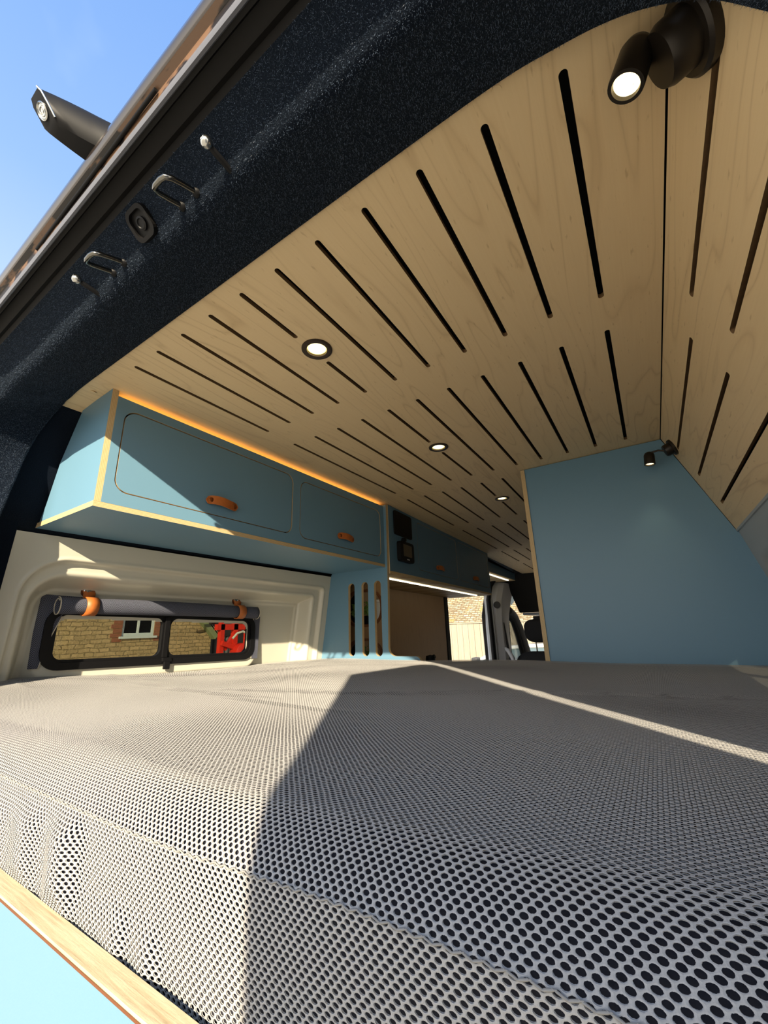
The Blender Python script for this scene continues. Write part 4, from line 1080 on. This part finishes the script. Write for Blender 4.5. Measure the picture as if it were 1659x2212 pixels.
def cushion(name, cx, cy, cz_, hx, hy, hz, p, tilt=0.0):
    rings = []; n1, n2 = 18, 32
    for i in range(n1+1):
        ph = -math.pi/2 + math.pi*i/n1; r = []
        for k in range(n2):
            th = 2*math.pi*k/n2
            f = lambda c: math.copysign(abs(c)**p, c)
            x = hx*f(math.cos(ph))*f(math.cos(th)); y = hy*f(math.cos(ph))*f(math.sin(th)); z = hz*f(math.sin(ph))
            r.append((cx+x, cy+y+z*tilt, cz_+z))
        rings.append(r)
    return loft(name, rings, 'seatfab', st)
cushion('headrest', -0.975, 4.32, -0.058, 0.150, 0.065, 0.112, 0.62, -0.1)
cushion('backrest', -0.965, 4.30, -0.60, 0.275, 0.095, 0.355, 0.5, -0.15)
cushion('seat_base', -0.965, 4.62, -0.98, 0.27, 0.29, 0.10, 0.5)
for dx in (-0.055, 0.055): tube('headrest_post', [(-0.97+dx,4.31,-0.32),(-0.975+dx,4.315,-0.12)], 0.007, 'chrome', st, seg=10)
box('plinth', (-1.2,4.40,-1.22), (-0.75,4.85,-1.06), 'black', st, 0.01)
ws = thing('windscreen', 'bright windscreen beyond the passenger headrest', 'windscreen', (-0.45, 5.4, -0.3))
build('pane', [(-1.30,5.9,-0.45),(0.4,5.9,-0.45),(0.35,5.45,0.11),(-1.22,5.45,0.11),(-1.30,5.906,-0.45),(0.4,5.906,-0.45),(0.35,5.456,0.11),(-1.22,5.456,0.11)], box_vf((0,0,0),(1,1,1))[1], 'clear', ws)
build('scuttle', [(-1.30,5.38,-0.50),(0.5,5.38,-0.50),(0.5,6.0,-0.46),(-1.30,6.0,-0.46),(-1.30,5.38,-1.2),(0.5,5.38,-1.2),(0.5,6.0,-1.2),(-1.30,6.0,-1.2)], box_vf((0,0,0),(1,1,1))[1], 'darktrim', ws)
sv_ = box('sun_visor', (-1.24,5.20,0.045), (-0.62,5.225,0.10), 'black', loc=(-0.9,5.2,0.08), bevel=0.008); tag(sv_, 'black sun visor folded above the windscreen', 'visor')

# ================================================================== OUTSIDE: fence, barn roof, car
fe = thing('board_fence', 'sunlit close boarded timber fence beyond the open sliding door', 'fence', (-3.5, 9.5, gz))
bw = 0.145; i = 0; x = -8.5; rnd = random.Random(2)
bmv, bmf = box_vf((-bw/2+0.004, 0, 0), (bw/2-0.004, 0.022, 1.0))
while x < 2.0:
    h = 1.845 + rnd.uniform(-0.012, 0.012); dy = rnd.uniform(-0.006, 0.006)
    b = build('board', [(x+a, 9.5+dy+q, gz+0.03+c*h) for a, q, c in bmv], bmf, 'fence', fe)
    x += bw; i += 1
box('rail', (-8.5,9.53,gz+0.35), (2.0,9.58,gz+0.43), 'fence', fe); box('rail', (-8.5,9.53,gz+1.45), (2.0,9.58,gz+1.53), 'fence', fe)
box('capping', (-8.5,9.47,gz+1.875), (2.0,9.56,gz+1.90), 'fence', fe)
br = thing('barn', 'old barn with a mossy stone slate roof behind the fence', 'building', (-3.5, 13, gz))
build('roof', [(-11,11.2,-0.25),(4,11.2,-0.25),(4,14.5,2.9),(-11,14.5,2.9)], [(0,1,2,3)], 'slates', br).modifiers.new('thick', 'SOLIDIFY').thickness = 0.08
box('wall', (-10.8,11.4,gz), (3.8,11.7,-0.2), 'stone', br)
car = thing('white_car', 'white parked car seen through the sliding door', 'car', (-2.0, 7.9, gz))
sec = [(-4.0,[-1.35,-1.10]),(-3.85,[-1.45,-0.98]),(-3.3,[-1.5,-0.84]),(-2.78,[-1.5,-0.70]),(-2.0,[-1.5,-0.66]),(-1.0,[-1.5,-0.64]),(-0.2,[-1.5,-0.66]),(0.25,[-1.42,-0.72]),(0.35,[-1.35,-0.85])]
rings = []
for x, (z0, z1) in sec:
    rings.append([(x,7.02,z0),(x,6.98,(z0+z1)/2),(x,7.06,z1),(x,7.3,z1+0.03),(x,8.4,z1+0.03),(x,8.64,z1),(x,8.72,(z0+z1)/2),(x,8.68,z0)])
loft('body', rings, 'carwhite', car)
cabin = [(-2.86,-0.685,0.02),(-2.70,-0.60,0.06),(-2.36,-0.385,0.14),(-1.9,-0.335,0.17),(-1.0,-0.33,0.17),(-0.3,-0.38,0.15),(0.15,-0.66,0.06)]
rings = [[(x,7.06,-0.67),(x,7.06+ins,z),(x,7.3,z+0.02),(x,8.4,z+0.02),(x,8.64-ins,z),(x,8.64,-0.67)] for x, z, ins in cabin]
loft('cabin', rings, 'carglass', car)
tube('roof_rail', [(-2.88,7.05,-0.68),(-2.62,7.115,-0.535),(-2.36,7.185,-0.385),(-1.9,7.215,-0.335),(-1.0,7.215,-0.33),(-0.3,7.195,-0.38),(0.15,7.10,-0.66)], 0.032, 'carwhite', car, seg=8)
build('roof', [(-2.36,7.19,-0.37),(-2.36,8.5,-0.37),(-1.9,8.47,-0.315),(-1.0,8.47,-0.31),(-0.3,8.49,-0.36),(-0.3,7.2,-0.36),(-1.0,7.22,-0.31),(-1.9,7.22,-0.315)], [(0,1,2,7),(7,2,3,6),(6,3,4,5)], 'carwhite', car).modifiers.new('t', 'SOLIDIFY').thickness = 0.03
for xx in (-1.55, -0.75): tube('window_pillar', [(xx,7.06,-0.67),(xx+0.02,7.215,-0.34)], 0.035, 'carwhite', car, seg=8)
mr = build('mirror', *box_vf((-2.72,6.84,-0.60),(-2.62,7.02,-0.50)), 'darktrim', car, bevel=0.02)
for xx in (-3.2, -0.6):
    for yy in (7.02, 8.52): lathe('wheel', [(0.001,0.0),(0.18,0.0),(0.2,0.02),(0.30,0.02),(0.31,0.06),(0.31,0.14),(0.29,0.17),(0.001,0.17)], 'tyre', (xx,yy,gz+0.31), (0,1,0), car, seg=24)

# ================================================================== OUTSIDE: stone building and machinery by the rear window
sb = thing('stone_building', 'sunlit coursed stone gable with a pale blue sash window', 'building', (-13.2, 6.0, gz))
GW = [(1.0,gz),(9.05,gz),(9.05,0.02),(5.6,3.6),(1.0,3.6)]
WIN = (6.13, 7.06, 0.05, 1.05)
plate('wall', GW, [[(WIN[0],WIN[2]),(WIN[1],WIN[2]),(WIN[1],WIN[3]),(WIN[0],WIN[3])]], 0.4, lambda u, v, w: (-13.4+w, u, v), ('stone', 'stone'), sb)
for a, b in ((WIN[0]-0.24, WIN[0]), (WIN[1], WIN[1]+0.24)):
    for k in range(9):
        e_ = 0.06*(k % 2); zz = -0.10 + k*0.125
        box('brick', ((-13.0), a-(e_ if a < 6.2 else 0), zz), (-12.985, b+(e_ if a > 6.2 else 0), zz+0.112), 'brick', sb)
wf = plate('window', [(WIN[0],WIN[2]),(WIN[1],WIN[2]),(WIN[1],WIN[3]),(WIN[0],WIN[3])], [[(6.20,0.14),(6.565,0.14),(6.565,0.54),(6.20,0.54)],[(6.625,0.14),(6.99,0.14),(6.99,0.54),(6.625,0.54)],[(6.20,0.60),(6.565,0.60),(6.565,0.98),(6.20,0.98)],[(6.625,0.60),(6.99,0.60),(6.99,0.98),(6.625,0.98)]], 0.06, lambda u, v, w: (-13.09+w, u, v), ('sash', 'sash'), sb)
for a, b in ((6.19, 6.575), (6.615, 7.0)):
    for c, d in ((0.13, 0.55), (0.59, 0.99)): box('pane', (-13.075,a,c), (-13.068,b,d), 'blackgloss', wf)
box('window_sill', (-13.02,6.06,-0.015), (-12.92,7.13,0.05), 'sash', sb)
def beam(name, a, b, hw, hh, mat, parent):
    A, B = Vector(a), Vector(b); t = (B-A).normalized(); s = t.cross(Vector((1,0,0))).normalized(); xx = Vector((1,0,0))
    return build(name, [tuple(P+xx*(hw*i)+s*(hh*j)) for P in (A, B) for i, j in ((-1,-1),(1,-1),(1,1),(-1,1))], [(0,1,2,3),(7,6,5,4),(0,4,5,1),(1,5,6,2),(2,6,7,3),(3,7,4,0)], mat, parent)
beam('barge_board', (-12.92,9.15,-0.06), (-12.92,5.6,3.62), 0.12, 0.10, 'greenwood', sb)
build('roof', [(-14.5,9.3,-0.12),(-12.8,9.3,-0.12),(-12.8,5.6,3.75),(-14.5,5.6,3.75)], [(0,1,2,3)], 'slates', sb).modifiers.new('t', 'SOLIDIFY').thickness = 0.06
cs = thing('corrugated_door', 'grey corrugated sheet door beside the stone gable', 'door', (-13.2, 10, gz))
vv, ff = [], []
for i in range(26):
    y = 9.42 + i*0.035
    for z in (gz, -0.05): vv.append((-13.3+0.03*math.sin(i*1.3), y, z))
for i in range(25): ff.append((2*i, 2*i+2, 2*i+3, 2*i+1))
build('sheet', vv, ff, 'zinc', cs).modifiers.new('t', 'SOLIDIFY').thickness = 0.01
box('frame', (-13.36,9.40,-0.05), (-13.24,10.35,0.02), 'machblack', cs)
sh_ = box('dark_shed', (-16.5,9.75,gz), (-13.9,14.5,2.6), 'machblack', loc=(-15,12,gz)); tag(sh_, 'dark open shed behind the red machinery', 'shed')
fmch = thing('farm_machine', 'red farm machine with tangled frames and a pale hose', 'machine', (-11.7, 9.0, gz))
rnd = random.Random(11)
for (a, b, hw) in (((-11.70,8.30,0.24),(-11.70,9.95,0.24),0.09), ((-11.70,8.50,-0.75),(-11.70,8.50,0.78),0.07), ((-11.70,9.00,-0.75),(-11.70,9.00,0.7),0.08), ((-11.70,9.50,-1.0),(-11.70,9.50,0.6),0.07), ((-11.80,8.55,0.62),(-11.80,9.85,0.50),0.06), ((-11.60,8.45,-0.25),(-11.60,9.65,-0.62),0.07), ((-11.75,8.65,-0.45),(-11.75,9.25,0.2),0.06)):
    beam('red_beam', a, b, 0.08, hw, 'red', fmch)
for k in range(14):
    y = 8.25+rnd.random()*1.5; z = 0.30+rnd.random()*0.6; L = 0.25+rnd.random()*0.6
    beam('dark_rod', (-12.00-rnd.random()*0.3, y, z), (-12.00-rnd.random()*0.3, y+L*rnd.uniform(-1,1), z+L*rnd.uniform(-0.4,0.4)), 0.03, 0.03, rnd.choice(['machblack','machblack','hose','red']), fmch)
lathe('drum', [(0.001,0.0),(0.26,0.0),(0.28,0.05),(0.28,0.35),(0.24,0.38),(0.001,0.38)], 'red', (-11.65,9.10,-0.55), (1,0,0), fmch, seg=28)
tube('hose', [(-11.25,8.60,-0.12),(-11.22,8.73,0.03),(-11.20,8.93,0.09),(-11.20,9.13,0.02),(-11.20,9.27,-0.18),(-11.20,9.25,-0.45),(-11.20,9.10,-0.72),(-11.22,8.95,-0.85)], 0.035, 'hose', fmch, seg=8)
tube('hose', [(-11.22,9.17,-0.02),(-11.20,9.37,-0.2),(-11.20,9.50,-0.45),(-11.22,9.60,-0.6)], 0.03, 'hose', fmch, seg=8)
box('chassis', (-12.20,8.25,gz+0.02), (-11.40,9.95,-0.95), 'machblack', fmch, 0.03)
